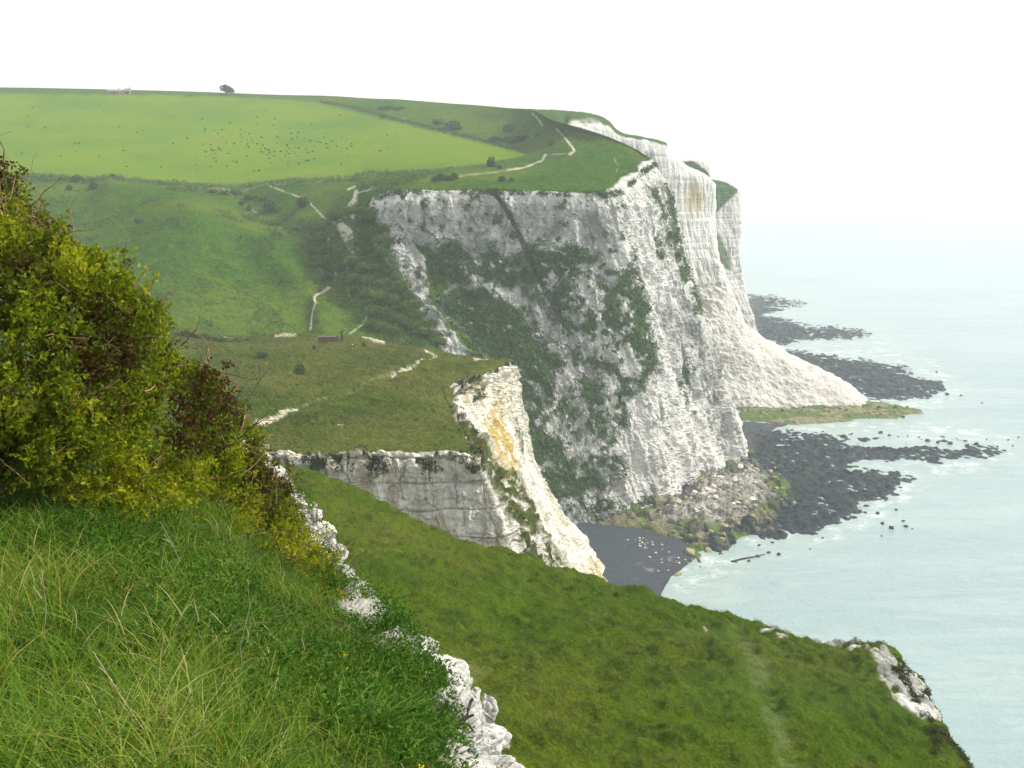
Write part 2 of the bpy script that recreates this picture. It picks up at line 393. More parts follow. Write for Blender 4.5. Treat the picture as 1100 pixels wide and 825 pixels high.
big = fbm(P, 0.045, 5, 21, 0.6); med = fbm(P, 0.16, 4, 22, 0.6)
# shrubby growth on the cliff, as outlined in the photograph
hif = fbm(P, 0.5, 3, 23, 0.6)
def grow(poly, amt, thr, w=3.0, dk=1.0):
    global veg, dark
    k = pm(poly, w, gx2, gy2)*ss(thr-0.06, thr+0.06, amt*0.62+0.6*med+0.5*big+0.6*hif)
    veg = np.maximum(veg, k); dark = np.maximum(dark, k*dk)
grow([(446,262),(468,272),(482,305),(480,335),(505,372),(522,394),(502,390),(476,348),(460,312)], 1.2, 0.35, 3, 0.1)
grow([(466,270),(488,262),(505,268),(530,268),(560,278),(585,296),(575,312),(545,304),(510,297),(484,303),(466,290)], 0.8, 0.35)
grow([(476,312),(500,306),(532,315),(552,328),(565,350),(582,372),(600,400),(560,420),(530,392),(505,376),(488,344)], 0.95, 0.3)
grow([(530,375),(600,366),(622,380),(640,420),(662,450),(668,500),(660,528),(635,532),(612,536),(596,548),(575,500),(556,440),(540,395)], 0.62, 0.3, 3, 0.85)
grow([(672,268),(688,300),(700,332),(700,380),(696,410),(676,430),(668,470),(655,450),(650,405),(662,370),(652,330),(664,300)], 0.6, 0.3)
grow([(560,262),(600,266),(640,272),(665,290),(660,330),(665,370),(650,430),(620,410),(590,360),(570,320)], 0.18, 0.2)
grow([(700,200),(712,205),(722,205),(735,250),(745,290),(756,335),(748,338),(734,300),(724,262),(716,225),(711,240),(718,270),(712,275),(704,235)], 0.55, 0.3, 3)
grow([(726,380),(745,395),(752,420),(770,470),(760,475),(742,440),(730,415)], 0.35, 0.3)
grow([(620,540),(700,535),(720,545),(690,565),(640,560)], 0.12, 0.3)
sp_ = fbm(P, 0.42, 3, 31, 0.6); k = face*ss(0.30, 0.40, sp_)*ss(-0.3, 0.3, big)*ss(200, 330, py-0*px)*(px < 668)
veg = np.maximum(veg, k); dark = np.maximum(dark, k)
k = ss(0.34, 0.42, sp_)*face*(px < 668); veg = np.maximum(veg, k*0.9); dark = np.maximum(dark, k)
gl = ss(3.2, 1.2, dline(wx, wy, [(530,205),(545,228),(556,250),(563,268),(575,292),(590,318),(602,340),(622,352)]))*face
# white ribs inside the growth
rib = fbm(P*np.array([1, 1, 0.35])+P[..., 2:3]*np.array([0.6, 0, 0]), 0.07, 4, 33, 0.6)
cut = ss(0.16, 0.28, rib)*face*(px > 555)*(py > 300)*(px < 668)
veg = veg*(1-cut*0.95)
field = pm([(-1200,101),(-1200,184),(0,185),(60,188),(105,191),(160,196),(205,198),(245,199),(290,194),(340,190),(385,188),(430,184),(480,180),(530,174),(566,166),(520,152),(470,140),(420,128),(372,115),(345,110),(243,104),(120,101),(0,100)], 1.2)*(E.ri < 4.9)
dark_hill = np.zeros_like(veg)
for poly, a in [([(-1200,80),(-1200,101),(0,100),(120,100),(243,103),(345,109),(345,80)], 0.75),
                ([(330,106),(350,109),(420,126),(520,150),(566,163),(566,166),(520,154),(420,130),(345,112)], 0.8),
                ([(-1200,184),(-200,186),(60,190),(105,194),(160,198),(205,201),(290,197),(390,191),(390,194),(290,200),(205,205),(105,198),(-200,190),(-1200,188)], 0.7),
                ([(380,188),(430,185),(520,177),(560,172),(550,177),(470,186),(440,199),(405,205),(392,200)], 0.5)]:
    dark_hill = np.maximum(dark_hill, a*pm(poly, 1.0, px+0.5*sp_, py+0.8*sp_))
gul = pm([(232,210),(270,225),(310,232),(345,238),(372,225),(395,215),(412,245),(432,300),(452,345),(500,385),(420,385),(398,350),(385,320),(370,300),(352,290),(330,282),(300,262),(262,235)], 4)
dark_hill = np.maximum(dark_hill, gul*ss(-0.12, 0.25, 0.7*med+0.6*big+0.25*ss(300, 420, px)))
dark_hill = np.maximum(dark_hill, pm([(130,192),(200,199),(240,215),(250,226),(215,222),(170,206)], 4)*ss(0.0, 0.2, med)*0.8)
dark_hill = np.maximum(dark_hill, 0.55*ss(0.34, 0.5, med)*(E.ri > 5)*(px < 380))
E_gul = dark_hill.copy(); dark = np.maximum(dark, np.minimum(dark_hill, np.where(gul > 0.3, 0.35, 1))*(1-face))
paths = np.zeros_like(veg)
for pts, wd in [([(383,206),(381,214),(376,220),(377,228),(379,234)], 2.3), ([(290,200),(330,215),(350,235),(360,240)], 0.62), ([(352,255),(348,275),(356,290)], 0.62), ([(372,285),(366,300),(372,315)], 0.65), ([(381,209),(390,206),(398,203),(406,200)], 0.8), ([(374,204),(382,201)], 0.7),
                ([(360,238),(372,233)], 0.7), ([(350,306),(345,318),(342,326),(344,334),(337,346),(334,360)], 1.2), ([(365,282),(363,290),(367,298)], 0.5),
                ([(396,326),(394,340),(390,348),(380,355),(374,362)], 0.85), ([(345,194),(370,192),(392,191)], 0.45), ([(190,203),(240,203),(290,199),(345,195)], 0.4),
                ([(485,190),(520,186),(545,183)], 0.55), ([(545,183),(560,181),(582,173),(586,166)], 0.8), ([(572,122),(578,128),(582,134)], 1.0), ([(598,138),(606,148)], 0.7), ([(606,148),(614,156),(617,162),(612,166)], 1.1),
                ([(586,167),(612,164)], 0.3), ([(660,170),(664,178),(662,186)], 0.35), ([(240,204),(262,214),(300,240),(345,290),(350,306)], 0.25)]:
    paths = np.maximum(paths, ss(wd+0.5, max(wd-0.5, 0.1), dline(px+0.8*sp_+0.8*med, py+0.6*big, pts))*(0.95 if wd > 0.6 else 0.45)*(1 if wd > 1 else ss(-0.55, 0.15, sp_+0.6*med)))
paths = np.maximum(paths, 0.95*pm([(360,241),(368,238),(379,248),(380,272),(375,270),(366,254)], 0.8, px+1.5*sp_, py+1.5*med))
paths = paths*(E.ri < 11.5)*(1-face)
grime_shade = face*np.clip(0.14+0.25*ss(-0.1, 0.3, med)+0.9*ss(668, 655, wx)*ss(205, 235, py)*0.8 + 0.85*pm([(700,330),(725,300),(748,330),(775,400),(800,480),(770,470),(740,400)], 8)+0.5*gl, 0, 1)  # weathering dirt, plus shade painted into the face left of its corner
veg = np.maximum(veg, gl*0.6); dark = np.maximum(dark, gl)
E.dark, E.facem, E.gul = dark.copy(), face.copy(), E_gul
# relief
N = E.normals(); chalkw = (1-veg)*face
fl = fbm(P, (0.10, 0.10, 0.014), 4, 41, 0.55)*2.8 + fbm(P, (0.40, 0.40, 0.07), 4, 42, 0.6)*0.8
Wp = P+0.9*np.stack([fbm(P, 0.3, 2, 47), fbm(P, 0.3, 2, 48), 0.6*fbm(P, 0.3, 2, 49)], -1)
for sc3, am in (((0.22, 0.22, 0.06), 1.9), ((0.55, 0.55, 0.28), 0.9), ((1.2, 1.2, 0.8), 0.4)):
    _, _, ci_ = worley(Wp, sc3, 400); fl += (ci_-0.5)*am
fl += 0.12*np.sign(fbm(P, (0.02, 0.02, 0.9), 2, 43))*np.abs(fbm(P, (0.02, 0.02, 0.9), 2, 43))**0.6
w1, w2, _ = worley(P, (0.3, 0.3, 0.22), 44); fl += 0.5*(np.clip(w2-w1, 0, 0.5)-0.25)
fl += 2.2*(0.35-np.abs(fbm(P, (0.13, 0.13, 0.016), 3, 45, 0.5)))
lipfade = ss(6.0, 6.5, E.ri)*ss(0, 1, np.minimum(px-380, 60)/60) if True else 1
gd = fbm(P, 0.02, 3, 51)*1.2*ss(4.2, 5.5, E.ri) + fbm(P, 0.12, 4, 52)*0.5 + fbm(P, 0.5, 3, 53)*0.18
shrub = 1.5*ss(-0.2, 0.6, fbm(P, 0.28, 4, 54, 0.6)) + 0.8*fbm(P, 0.9, 3, 55, 0.6)
gd = gd+3.2*np.exp(-(dline(px, py, [(120,208),(190,222),(240,243),(300,287),(345,335),(350,370)])/16)**2)-2.0*np.exp(-(dline(px, py, [(262,214),(320,250),(352,285),(366,320)])/14)**2)
disp = face*lipfade*fl*(0.55+0.45*chalkw) + (1-face)*gd*ss(1.0, 1.6, E.ri)*(1-field*0.8) + dark*shrub*0.9*ss(1.5, 2, E.ri) - gl*1.8
up = N*np.sign(N[..., 2:3].mean() or 1)
E.G += up*disp[..., None]*ss(-190, -60, px)[..., None]
m1 = np.stack([veg, np.clip(dark, 0, 1), field], -1); m2 = np.stack([paths, 0*veg, grime_shade], -1)
fF, fP, fV, fi = fc(face), fc(paths), fc(field), fc(E.ri)
cl = fF > 0.5; pt = (fP > 0.45) & ~cl; fd = (fV > 0.5) & ~cl & ~pt
E.build([('cliff_face', cl, dict(kind='structure')), ('chalk_path', pt, dict(kind='structure')), ('hill_pasture', fd, dict(kind='structure')),
         ('hillside', ~(cl | pt | fd), dict(kind='structure'))], {'m1': m1, 'm2': m2}, M_hill)

# ------------------------------------------------------------------ farther headlands
def cliff_patch(name, cols, vegf=None, seed=0, amp=1.0, stain=None, step=1.3, mat=None, grimev=0.2, backdrop=60, caps=None):
    C = [[H(*p) for p in c] for c in cols]
    if caps: C = [[H(*k)]+c for k, c in zip(caps, C)]
    C = [[c[0]+np.array([0, backdrop, -1.0])]+c for c in C]
    Q = Patch(np.swapaxes(np.array(C), 0, 1), step)
    if caps: Q.ri = Q.ri-1
    P = Q.base; N = Q.normals(); top = ss(1.0, 1.15, Q.ri)
    v = 1-top; d = 0*v; y = 0*v
    if vegf: v, d = vegf(Q, v, d)
    if stain: y = stain(Q)
    fl = fbm(P, (0.10, 0.10, 0.016), 4, 60+seed, 0.55)*2.6+fbm(P, (0.4, 0.4, 0.1), 4, 61+seed)*1.1+0.5*fbm(P, (0.02, 0.02, 0.8), 2, 62+seed)
    sgn = np.where((N*(EYE-P)).sum(-1) > 0, 1, -1)[..., None]
    fl = fl+1.3*(0.35-np.abs(fbm(P, (0.2, 0.2, 0.02), 4, 65+seed, 0.6)))*2+0.25*fbm(P, (0.7, 0.7, 0.3), 3, 66)
    fl = fl*(0.25+0.75*ss(1.0, 1.5, Q.ri))
    Q.G += N*sgn*(fl*amp*top+(1-top)*0.5*fbm(P, 0.2, 3, 63))[..., None]
    Q.build([(name, np.ones(fc(v).shape, bool), dict(kind='structure'))], {'m1': np.stack([v, d, 0*v], -1), 'm2': np.stack([0*v, y, grimev+0*v], -1)}, mat or M_far)
    return Q
# bay wall seen above the near clifftop, running on to the fresh rock fall
def colz(x, y, D, dx=0, dd=0, n=5):
    """a cliff column: top at (x,y,D); each lower row shifts by dx px and dd metres; ends below the water"""
    top = H(x, y, D); zs = np.linspace(top[2], -4, n)
    out = []
    for k, z in enumerate(zs):
        t = k/(n-1); px_ = x+dx*t**1.3; D_ = D+dd*t
        yy = HOR+(EYE[2]-z)/D_*FPX
        # solve py for this height exactly
        lo, hi = 0.0, 1400.0
        for _ in range(40):
            mid = (lo+hi)/2
            if H(px_, mid, D_)[2] > z: lo = mid
            else: hi = mid
        out.append((px_, mid, D_))
    return out
def fveg(Q, v, d):
    g = fbm(Q.base, 0.12, 4, 71); k = ss(1.04, 1.10, Q.ri+g*0.09) ; v = 1-k
    return v, v*0.7
cliff_patch('cliff_face', [colz(592,131,482), colz(597,128.5,484), colz(606,129,486), colz(613,125,486), colz(629,125,487), colz(643,126.5,488), colz(652,130.5,489), colz(663,141,490), colz(670,144,491),
    colz(690,148,494,4,-4), colz(697,149.5,496,5,-4), colz(706,151,498,8,-6), colz(714,153.5,501,10,-6), colz(716,156,512,14,-8), colz(714,165,530,14,0)], fveg, 1, 0.7,
    caps=[(566,117.3,575),(597,118,560),(607,119,560),(614,120,555),(629,121.5,545),(643,125.3,530),(653,130,515),(663,140.6,505),(670,143.6,505),(690,147.6,508),(697,149.1,510),(706,150.6,512),(714,153.2,514),(715,156,530),(714,165,545)])
def gveg(Q, v, d):
    X, Y = Q.px+2*fbm(Q.base, 0.1, 3, 72), Q.py+2*fbm(Q.base, 0.1, 3, 73)
    v = 1-ss(0.9, 1.1, Q.ri)
    return v, v*0.8
def gst(Q):
    return 0.75*ss(22, 6, np.hypot((Q.px-745)*1.3, (Q.py-212)*0.8)+4*fbm(Q.base, 0.2, 3, 9))+0.12*ss(250, 330, Q.py)
cliff_patch('cliff_face', [
 [(706,168,506),(710,230,504),(716,300,500),(720,370,496),(724,420,492),(730,470,488)],
 [(717,165,514),(722,230,511),(728,300,506),(736,370,500),(740,420,494),(745,470,490)],
 [(727,169,519),(733,230,515),(741,300,509),(750,370,500),(760,420,492),(765,470,486)],
 [(738,178,524),(744,230,519),(753,300,511),(765,370,500),(775,420,490),(780,470,482)],
 [(750,183,529),(755,230,524),(765,295,515),(780,360,502),(792,410,490),(800,450,480)],
 [(760,189,534),(762,230,530),(770,280,520),(788,330,508),(805,372,498),(820,410,490)],
 [(767,196,540),(768,235,536),(771,275,530),(787,315,520),(803,355,510),(818,385,505)],
 [(764,197,566),(765,235,562),(768,275,556),(782,315,548),(796,350,540),(806,375,535)]], gveg, 2, 0.6, gst, grimev=0.0)
cliff_patch('cliff_face', [colz(722,167,590), colz(729,167.5,594), colz(745,169.5,600), colz(758,172,606), colz(761.5,175,610), colz(760,178,640)],
    lambda Q, v, d: (np.maximum(1-ss(0.98, 1.03, Q.ri), ss(-0.7, 0.7, sdpoly(Q.px, Q.py, [(734,174),(744,173),(757,183),(762,190),(745,190)]))), 0.6+0*v), 3, 0.6)
def hveg(Q, v, d):
    X, Y = Q.px+1.5*fbm(Q.base, 0.1, 3, 74), Q.py+2*fbm(Q.base, 0.1, 3, 75)
    v = np.maximum(ss(-1, 1, sdpoly(X, Y, [(755,190),(775,193),(793,203),(792,207),(782,214),(768,230),(755,240)])), 0.9*ss(-2, 2, sdpoly(X, Y, [(765,250),(773,254),(783,275),(785,292),(775,290),(768,275)])))
    v = np.maximum(v, 0.8*ss(-2, 3, sdpoly(X, Y, [(780,310),(790,330),(800,350),(815,368),(818,376),(795,372),(785,345)])+4*fbm(Q.base, 0.15, 3, 76)))
    v = np.maximum(v, 1-ss(0.9, 1.1, Q.ri))
    return v, v
cliff_patch('cliff_face', [
 [(745,190,628),(745,230,624),(750,270,620),(755,310,616),(760,345,612),(765,390,606)],
 [(766,193,636),(768,230,632),(770,270,628),(775,310,624),(785,345,618),(790,390,612)],
 [(777,195,644),(780,230,640),(782,270,636),(787,310,630),(798,345,624),(806,388,616)],
 [(787,199,652),(790,230,646),(788,270,641),(794,310,636),(806,345,629),(815,384,622)],
 [(793,205,660),(796,235,654),(793,275,648),(800,310,642),(811,345,636),(821,376,630)],
 [(790,208,690),(793,235,688),(790,275,685),(797,310,682),(806,345,680),(812,370,680)]], hveg, 4, 0.8, grimev=0.35)

# rock-fall apron below the fresh scar
Dc = Patch(np.array([[H(*p) for p in r] for r in [
 [(735,305,505),(765,308,500),(783,322,500),(800,347,506),(812,362,520),(815,368,545)],
 [(740,350,490),(768,350,486),(800,360,486),(828,374,492),(845,381,508),(845,384,535)],
 [(745,395,472),(775,395,470),(825,394,471),(866,394,478),(888,399,492),(885,402,520)],
 [(750,425,460),(785,428,457),(840,424,460),(885,416,466),(912,416,480),(912,414,505)],
 [(750,440,452),(790,444,450),(850,442,450),(900,437,453),(930,434,462),(932,430,490)],
 [(750,455,444),(790,458,443),(850,455,443),(905,450,446),(950,446,452),(960,436,480)]]]), 1.0)
P = Dc.base; N = Dc.normals(); N *= np.sign(N[..., 2:3])
w1, w2, wi = worley(P, 0.35, 80)
Dc.G += N*(fbm(P, (0.06, 0.06, 0.06), 5, 81, 0.6)*3.6+0.35*fbm(P, 0.5, 3, 82)+(0.5-w1)*wi*0.5+(worley(P, 0.9, 83)[2]-0.5)*0.25)[..., None]
M_fall = simple_mat('rockfall_chalk', (0.44, 0.42, 0.385), (0.54, 0.525, 0.485), 0.12, 0.95, 0.7, 0.6, 0.1, (0.36, 0.34, 0.31))
Dc.build([('rockfall_slope', np.ones(fc(w1).shape, bool), dict(kind='structure'))], {}, M_fall)

# ------------------------------------------------------------------ the nearer headland with its jointed wall and yellow scar
Cb = [(-150,352,270),(60,352,264),(190,353,258),(250,359,255),(310,360,254),(360,361,252),(410,366,247),(450,371,243),(465,374,241),(480,376,239),(495,379,237),(507,381,235),(520,383,234),(533,385,233),(543,387,231),(549,388.5,229),(552,390,232),(548,391,250)]
Cf = [
 [(-150,478,135),(-150,520,133),(-150,560,131),(-150,610,129),(-150,700,125)],
 [(100,478,135),(100,520,133),(100,560,131),(100,610,129),(100,700,125)],
 [(200,478,134),(200,515,132),(200,560,130),(200,610,128),(200,700,124)],
 [(290,484,132),(290,520,131),(290,560,129),(290,610,127),(290,700,123)],
 [(350,488,131),(350,520,129.6),(350,560,128.4),(350,610,127),(350,700,123)],
 [(410,486,131),(411,520,130),(412,560,129),(412,610,127),(412,700,123)],
 [(470,486,131),(473,520,130),(476,560,129),(480,610,127),(485,700,123)],
 [(508,489,131),(522,520,130),(537,560,129),(552,610,128),(580,700,124)],
 [(494,475,140),(532,514,139),(564,560,137),(588,608,136),(620,700,134)],
 [(487,462,150),(535,500,152),(572,555,151),(602,610,150),(640,700,150)],
 [(483,447,163),(531,480,168),(564,540,168),(608,605,168),(650,690,168)],
 [(469,426,179),(516,460,184),(556,520,186),(612,602,186),(660,680,190)],
 [(490,411,190),(527,450,199),(560,512,200),(618,605,200),(660,670,205)],
 [(520,402,203),(538,440,211),(566,503,213),(625,606,214),(665,665,220)],
 [(540,394,217),(549,435,222),(570,498,226),(632,608,228),(668,660,235)],
 [(551,389,228),(559,435,231),(572,495,235),(640,608,240),(672,655,250)],
 [(555,393,234),(563,440,238),(579,503,243),(649,618,247),(678,655,258)],
 [(550,395,248),(556,435,256),(570,500,262),(635,590,272),(660,625,288)]]
ctrl = []
for b0, f0 in zip(Cb, Cf):
    B0, L0 = H(*b0), H(*f0[0]); col = [B0+np.array([0, 14, -18.0]), B0]
    for t in (0.25, 0.5, 0.75, 0.93):
        q = B0*(1-t)+L0*t; q[2] += 0.3*math.sin(math.pi*t); col.append(q)
    ctrl.append(col+[H(*p) for p in f0])
ctrl = [[p_+np.array([-90.0, 0, 0]) for p_ in ctrl[0]]]+ctrl
Cp = Patch(np.swapaxes(np.array(ctrl), 0, 1), 1.2, 150); Cp.ci = Cp.ci-1
px, py, P = Cp.px, Cp.py, Cp.base
sp_, med, big = fbm(P, 0.9, 3, 91), fbm(P, 0.3, 4, 92, 0.6), fbm(P, 0.08, 4, 93)
wx, wy = px+4*med+2*sp_, py+4*fbm(P, 0.3, 4, 94)+2*sp_
face = ss(5.98, 6.12, Cp.ri+0.05*med)
veg = 1-face; dark = 0.35*veg*ss(0.1, 0.5, med)
k = pm([(474,442),(497,455),(522,472),(533,500),(556,510),(574,545),(590,580),(608,612),(600,625),(570,620),(556,590),(540,550),(522,505),(510,488),(480,470)], 4)*ss(-0.2, 0.02, med*0.9+big*0.3+0.5*fbm(P, 0.9, 3, 102)+0.10)*face
veg = np.maximum(veg, k); dark = np.maximum(dark, k*0.9)
lipg = face*ss(6.75, 6.2, Cp.ri+0.8*sp_)*ss(-0.05, 0.12, med+0.4*sp_)*(px < 520); veg = np.maximum(veg, lipg); dark = np.maximum(dark, lipg*0.9)
k = pm([(553,448),(558,455),(566,480),(563,492),(556,470)], 2)*face; veg = np.maximum(veg, k*0.9); dark = np.maximum(dark, k)
yel = face*np.maximum(pm([(531,424),(540,440),(548,470),(552,505),(545,520),(533,505),(528,480),(524,445)], 4), 0.28*pm([(490,412),(520,404),(545,410),(548,445),(530,430),(500,432)], 5))
yel = np.maximum(yel, face*0.75*pm([(628,600),(645,600),(655,640),(625,625)], 5))
grime_shade = face*(0.12+0.30*(px < 545)*(Cp.ci < 7.3)*ss(6.3, 6.7, Cp.ri)+0.5*(Cp.ci > 7.2)*(Cp.ci < 10.5))
paths = np.zeros_like(veg)
for pts, wd in [([(275,453),(290,449),(305,443),(318,439)], 1.9), ([(318,439),(360,424),(400,410),(440,395)], 0.3), ([(420,405),(424,403)], 1.3), ([(428,400),(440,397)], 1.8), ([(458,378),(466,381)], 1.2), ([(390,363),(402,366),(412,367)], 1.3), ([(296,361),(318,361)], 0.7), ([(242,361),(250,362)], 0.6), ([(444,395),(470,382)], 0.6), ([(362,458),(370,458)], 1.0), ([(510,384),(525,386)], 1.0)]:
    paths = np.maximum(paths, ss(wd+0.8, max(wd-0.8, 0.05), dline(px+2.5*sp_+2*med, py+1.2*med+0.8*sp_, pts))*(0.98 if wd > 0.5 else 0.2))
paths *= (1-face)
N = Cp.normals(); N *= np.where((N*(EYE-P)).sum(-1) > 0, 1, -1)[..., None]
up = np.array([0, 0, 1.0])
w1, w2, wi = worley(P+0.3*fbm(P, 0.6, 3, 96)[..., None], (0.42, 0.42, 0.36), 95)
_, _, wj = worley(P+0.2*med[..., None], (0.9, 0.9, 0.7), 103)
fl = fbm(P, (0.25, 0.25, 0.06), 4, 97)*1.2+(wj-0.5)*0.45+(wi-0.5)*0.5+0.35*fbm(P, 1.1, 3, 98)
bx_ = P[..., 0]*0.27+0.45*fbm(P, 0.18, 3, 104)+0.10*np.floor(P[..., 2]*0.31); bz_ = P[..., 2]*0.31+0.30*fbm(P, (0.06, 0.06, 0.3), 3, 105)
gr = np.minimum(np.abs(bx_-np.round(bx_)), np.abs(bz_-np.round(bz_))); fl += 0.7*(_h(np.floor(bx_), np.floor(bz_), np.floor(P[..., 1]*0.05), 9)-0.5)-0.30*ss(0.05, 0.0, gr)
# ragged flake blocks along the lip
lipn = ss(6.9, 6.0, Cp.ri)*face; fl += lipn*(2.2*fbm(P, (0.7, 0.7, 0.5), 3, 99)+0.9*(0.5-w1))
wallw = ss(7.6, 7.0, Cp.ci)
fl = fl*(1-0.25*wallw*(1-lipn))
fl += (Cp.ci > 7.4)*face*0.9*fbm(P, (0.12, 0.12, 0.02), 3, 100)
Cp.G += N*(fl*face*ss(6.0, 6.25, Cp.ri))[..., None] + up*((1-face)*(0.7*med*ss(1, 2, Cp.ri)+1.3*big+0.25*sp_)*ss(6.0, 4.3, Cp.ri))[..., None] + up*(dark*face*0.9*ss(-0.2, 0.5, fbm(P, 0.8, 3, 101)))[..., None]
Cp.G[..., 2] += 1.1*fbm(P, (0.30, 0.30, 0.02), 4, 106, 0.6)*np.exp(-((Cp.ri-6.05)/0.28)**2)
cl = fc(face) > 0.5; pt = (fc(paths) > 0.45) & ~cl
Cp.build([('headland_cliff', cl, dict(kind='structure')), ('chalk_path', pt, dict(kind='structure')), ('clifftop_turf', ~(cl | pt), dict(kind='structure'))],
    {'m1': np.stack([veg, np.clip(dark, 0, 1), 0*veg], -1), 'm2': np.stack([paths, yel, grime_shade], -1)}, M_head)

# ------------------------------------------------------------------ the grassy terrace below the viewpoint
T_rows = [
 [(60,960,20),(350,940,21),(560,930,23),(700,935,27),(820,940,31),(900,950,33),(985,960,36),(1040,960,38)],
 [(90,850,25),(380,830,26),(560,830,28),(700,840,32),(830,845,37),(920,850,40),(990,850,43),(1028,850,44)],
 [(150,760,35),(400,740,36),(555,760,36),(700,770,40),(830,775,44),(905,778,47),(960,778,49),(997,783,50)],
 [(200,640,50),(390,650,50),(540,680,52),(680,700,54),(790,715,56),(870,722,57),(925,726,57),(968,734,57)],
 [(220,575,66),(375,588,64),(500,622,64),(640,655,66),(750,678,65),(835,692,63),(900,702,61),(956,708,60)],
 [(235,520,84),(350,535,84),(455,572,80),(590,620,75),(700,653,70),(800,679,67),(885,693,64),(945,697,62)],
 [(250,492,97),(335,509,98),(440,556,91),(545,594,84),(645,622,78),(745,653,73),(872,688,67),(932,690,65)]]
rows = [[H(*p) for p in r] for r in T_rows]
off = lambda r, v: [p+np.array(v) for p in r]
rows = [off(rows[0], (0, -9, 2.0))]+rows+[off(rows[-1], (1.5, 3.0, -2.5)), off(rows[-1], (5, 9, -22)), off(rows[-1], (14, 22, -74))]
G0 = [[r[0]+np.array([-45.0, 0, 1.0])]+list(r) for r in rows]
for r in G0:
    l = r[-1]; r += [l+np.array((1.1, 0.3, -2.2)), l+np.array((2.2, 1.0, -6.0)), l+np.array((9, 4, -28)), l+np.array((22, 8, min(-74, -3-l[2])))]
Tp = Patch(np.array(G0), 1.4, 300); Tp.ci = Tp.ci-1
px, py, P = Tp.px, Tp.py, Tp.base
big, med, sp_ = fbm(P, 0.07, 4, 111), fbm(P, 0.35, 4, 112), fbm(P, 1.6, 3, 113)
top = ss(7.2, 6.8, Tp.ri)
side = ss(7.1, 7.5, Tp.ci)
rock = np.zeros_like(big)
jx, jy = px+9*med+5*sp_, py+9*fbm(P, 0.35, 4, 114)+5*sp_
for poly, a in [([(934,708),(952,712),(966,728),(1003,782),(985,785),(962,768),(945,745)], 0.75), ([(878,683),(908,683),(906,697),(884,699)], 0.3), ([(912,694),(930,700),(926,708),(912,706)], 0.8), ([(815,668),(850,672),(848,682),(824,680)], 0.3)]:
    rock = np.maximum(rock, ss(-3, 3, sdpoly(jx, jy, poly))*ss(-0.06, 0.10, a*0.22+0.45*med+1.3*sp_))
rock = np.maximum(rock, ss(7.6, 8.2, Tp.ri)*ss(-0.2, 0.1, med)); rock = np.maximum(rock, ss(9.0, 9.6, Tp.ci)*ss(-0.2, 0.2, med))
trod = np.maximum(ss(16, 5, dline(px, py, [(790,690),(812,730),(832,780),(850,830),(860,870)])), ss(26, 6, dline(px, py, [(535,960),(535,830),(520,770),(505,720)])))
foot = np.maximum(0.8*trod*ss(-0.3, 0.3, sp_+med), 0.25*ss(7, 2, dline(px, py, [(420,575),(455,600),(520,625),(560,640)])))
bare = ss(2.5, 1.0, dline(px, py, [(535,792),(548,793)]))+ss(2.2, 0.8, dline(px, py, [(545,826),(575,828)]))+ss(2.5,1,dline(px,py,[(755,690),(757,691)]))
tus = ss(-0.1, 0.5, fbm(P*np.array([1, 1, 0.3]), 0.9, 3, 115))
N = Tp.normals(); N *= np.where(N[..., 2:3] > -0.1, 1, 1)
N *= np.sign(np.median(N[..., 2]))
w1, w2, wi = worley(P, 1.1, 116)
bumpm = 1.3*big*top+0.55*med+0.17*sp_+0.34*tus*(1-trod)-0.18*trod+0.5*fbm(P, 0.15, 3, 117)
for tk, am, wd in [([(395,552),(450,590),(520,618),(600,648),(690,668)], 0.35, 7), ([(360,600),(440,640),(540,676),(640,700),(760,716)], 0.25, 8), ([(520,690),(620,668),(720,700),(830,712)], -0.3, 14), ([(420,690),(520,740),(640,770),(760,780)], 0.22, 10), ([(640,640),(700,668),(780,686)], -0.3, 9)]:
    bumpm = bumpm-am*ss(wd, 0, dline(px+12*med, py+5*med, tk))
for cx, cy, rr, hgt in [(640,672,50,0.5),(560,668,60,-0.3),(720,690,60,0.4),(440,600,40,0.4),(600,640,40,-0.2),(660,700,30,-0.3)]:
    bumpm = bumpm+hgt*np.exp(-((px-cx)**2/rr**2+((py-cy)*2.6)**2/rr**2))
Tp.G += N*(bumpm*ss(0.3, 1.2, Tp.ri)+rock*(0.30*(0.6-w1)+0.25*(wi-0.4)+0.15*sp_))[..., None]
dry = np.clip(foot, 0, 1)
Tp.build([('grass_terrace', np.ones(fc(rock).shape, bool), dict(kind='structure'))],
    {'m1': np.stack([1-rock, 0.30*ss(0.1, 0.5, big)+0.5*side*(1-rock)*ss(-0.2, 0.3, med), 0*rock], -1), 'm2': np.stack([np.clip(bare+0.10*foot, 0, 1), 0*rock, 1.0*rock], -1)}, M_terr)

# ------------------------------------------------------------------ the bank the photograph was taken from
K_rows = [
 [(-300,1000,1.7),(0,1000,1.9),(150,1000,2.1),(300,1000,2.6),(420,1000,3.6),(500,980,5.2)],
 [(-300,840,2.5),(0,835,2.8),(150,835,3.0),(300,835,3.6),(430,830,4.8),(512,815,6.8)],
 [(-300,740,3.4),(0,735,3.8),(150,735,4.0),(290,740,4.8),(400,745,6.0),(488,748,7.8)],
 [(-300,650,4.6),(0,645,5.0),(140,648,5.5),(250,660,6.3),(340,670,7.5),(425,683,9.2)],
 [(-300,580,6.0),(0,570,6.4),(110,575,7.0),(210,590,8.0),(300,610,9.4),(372,635,11.2)],
 [(-300,520,7.4),(0,512,7.8),(100,520,8.4),(190,535,9.4),(275,560,11.2),(340,585,13.2)],
 [(-300,450,9.0),(0,455,9.4),(90,465,10.2),(170,480,11.4),(250,510,13.2),(312,538,15.4)],
 [(-300,390,11),(0,405,11.5),(80,425,12.3),(150,445,13.6),(220,480,16),(290,512,19)],
 [(-300,360,14),(0,385,14.5),(70,405,15.5),(140,430,17),(205,468,20),(272,500,24)]]
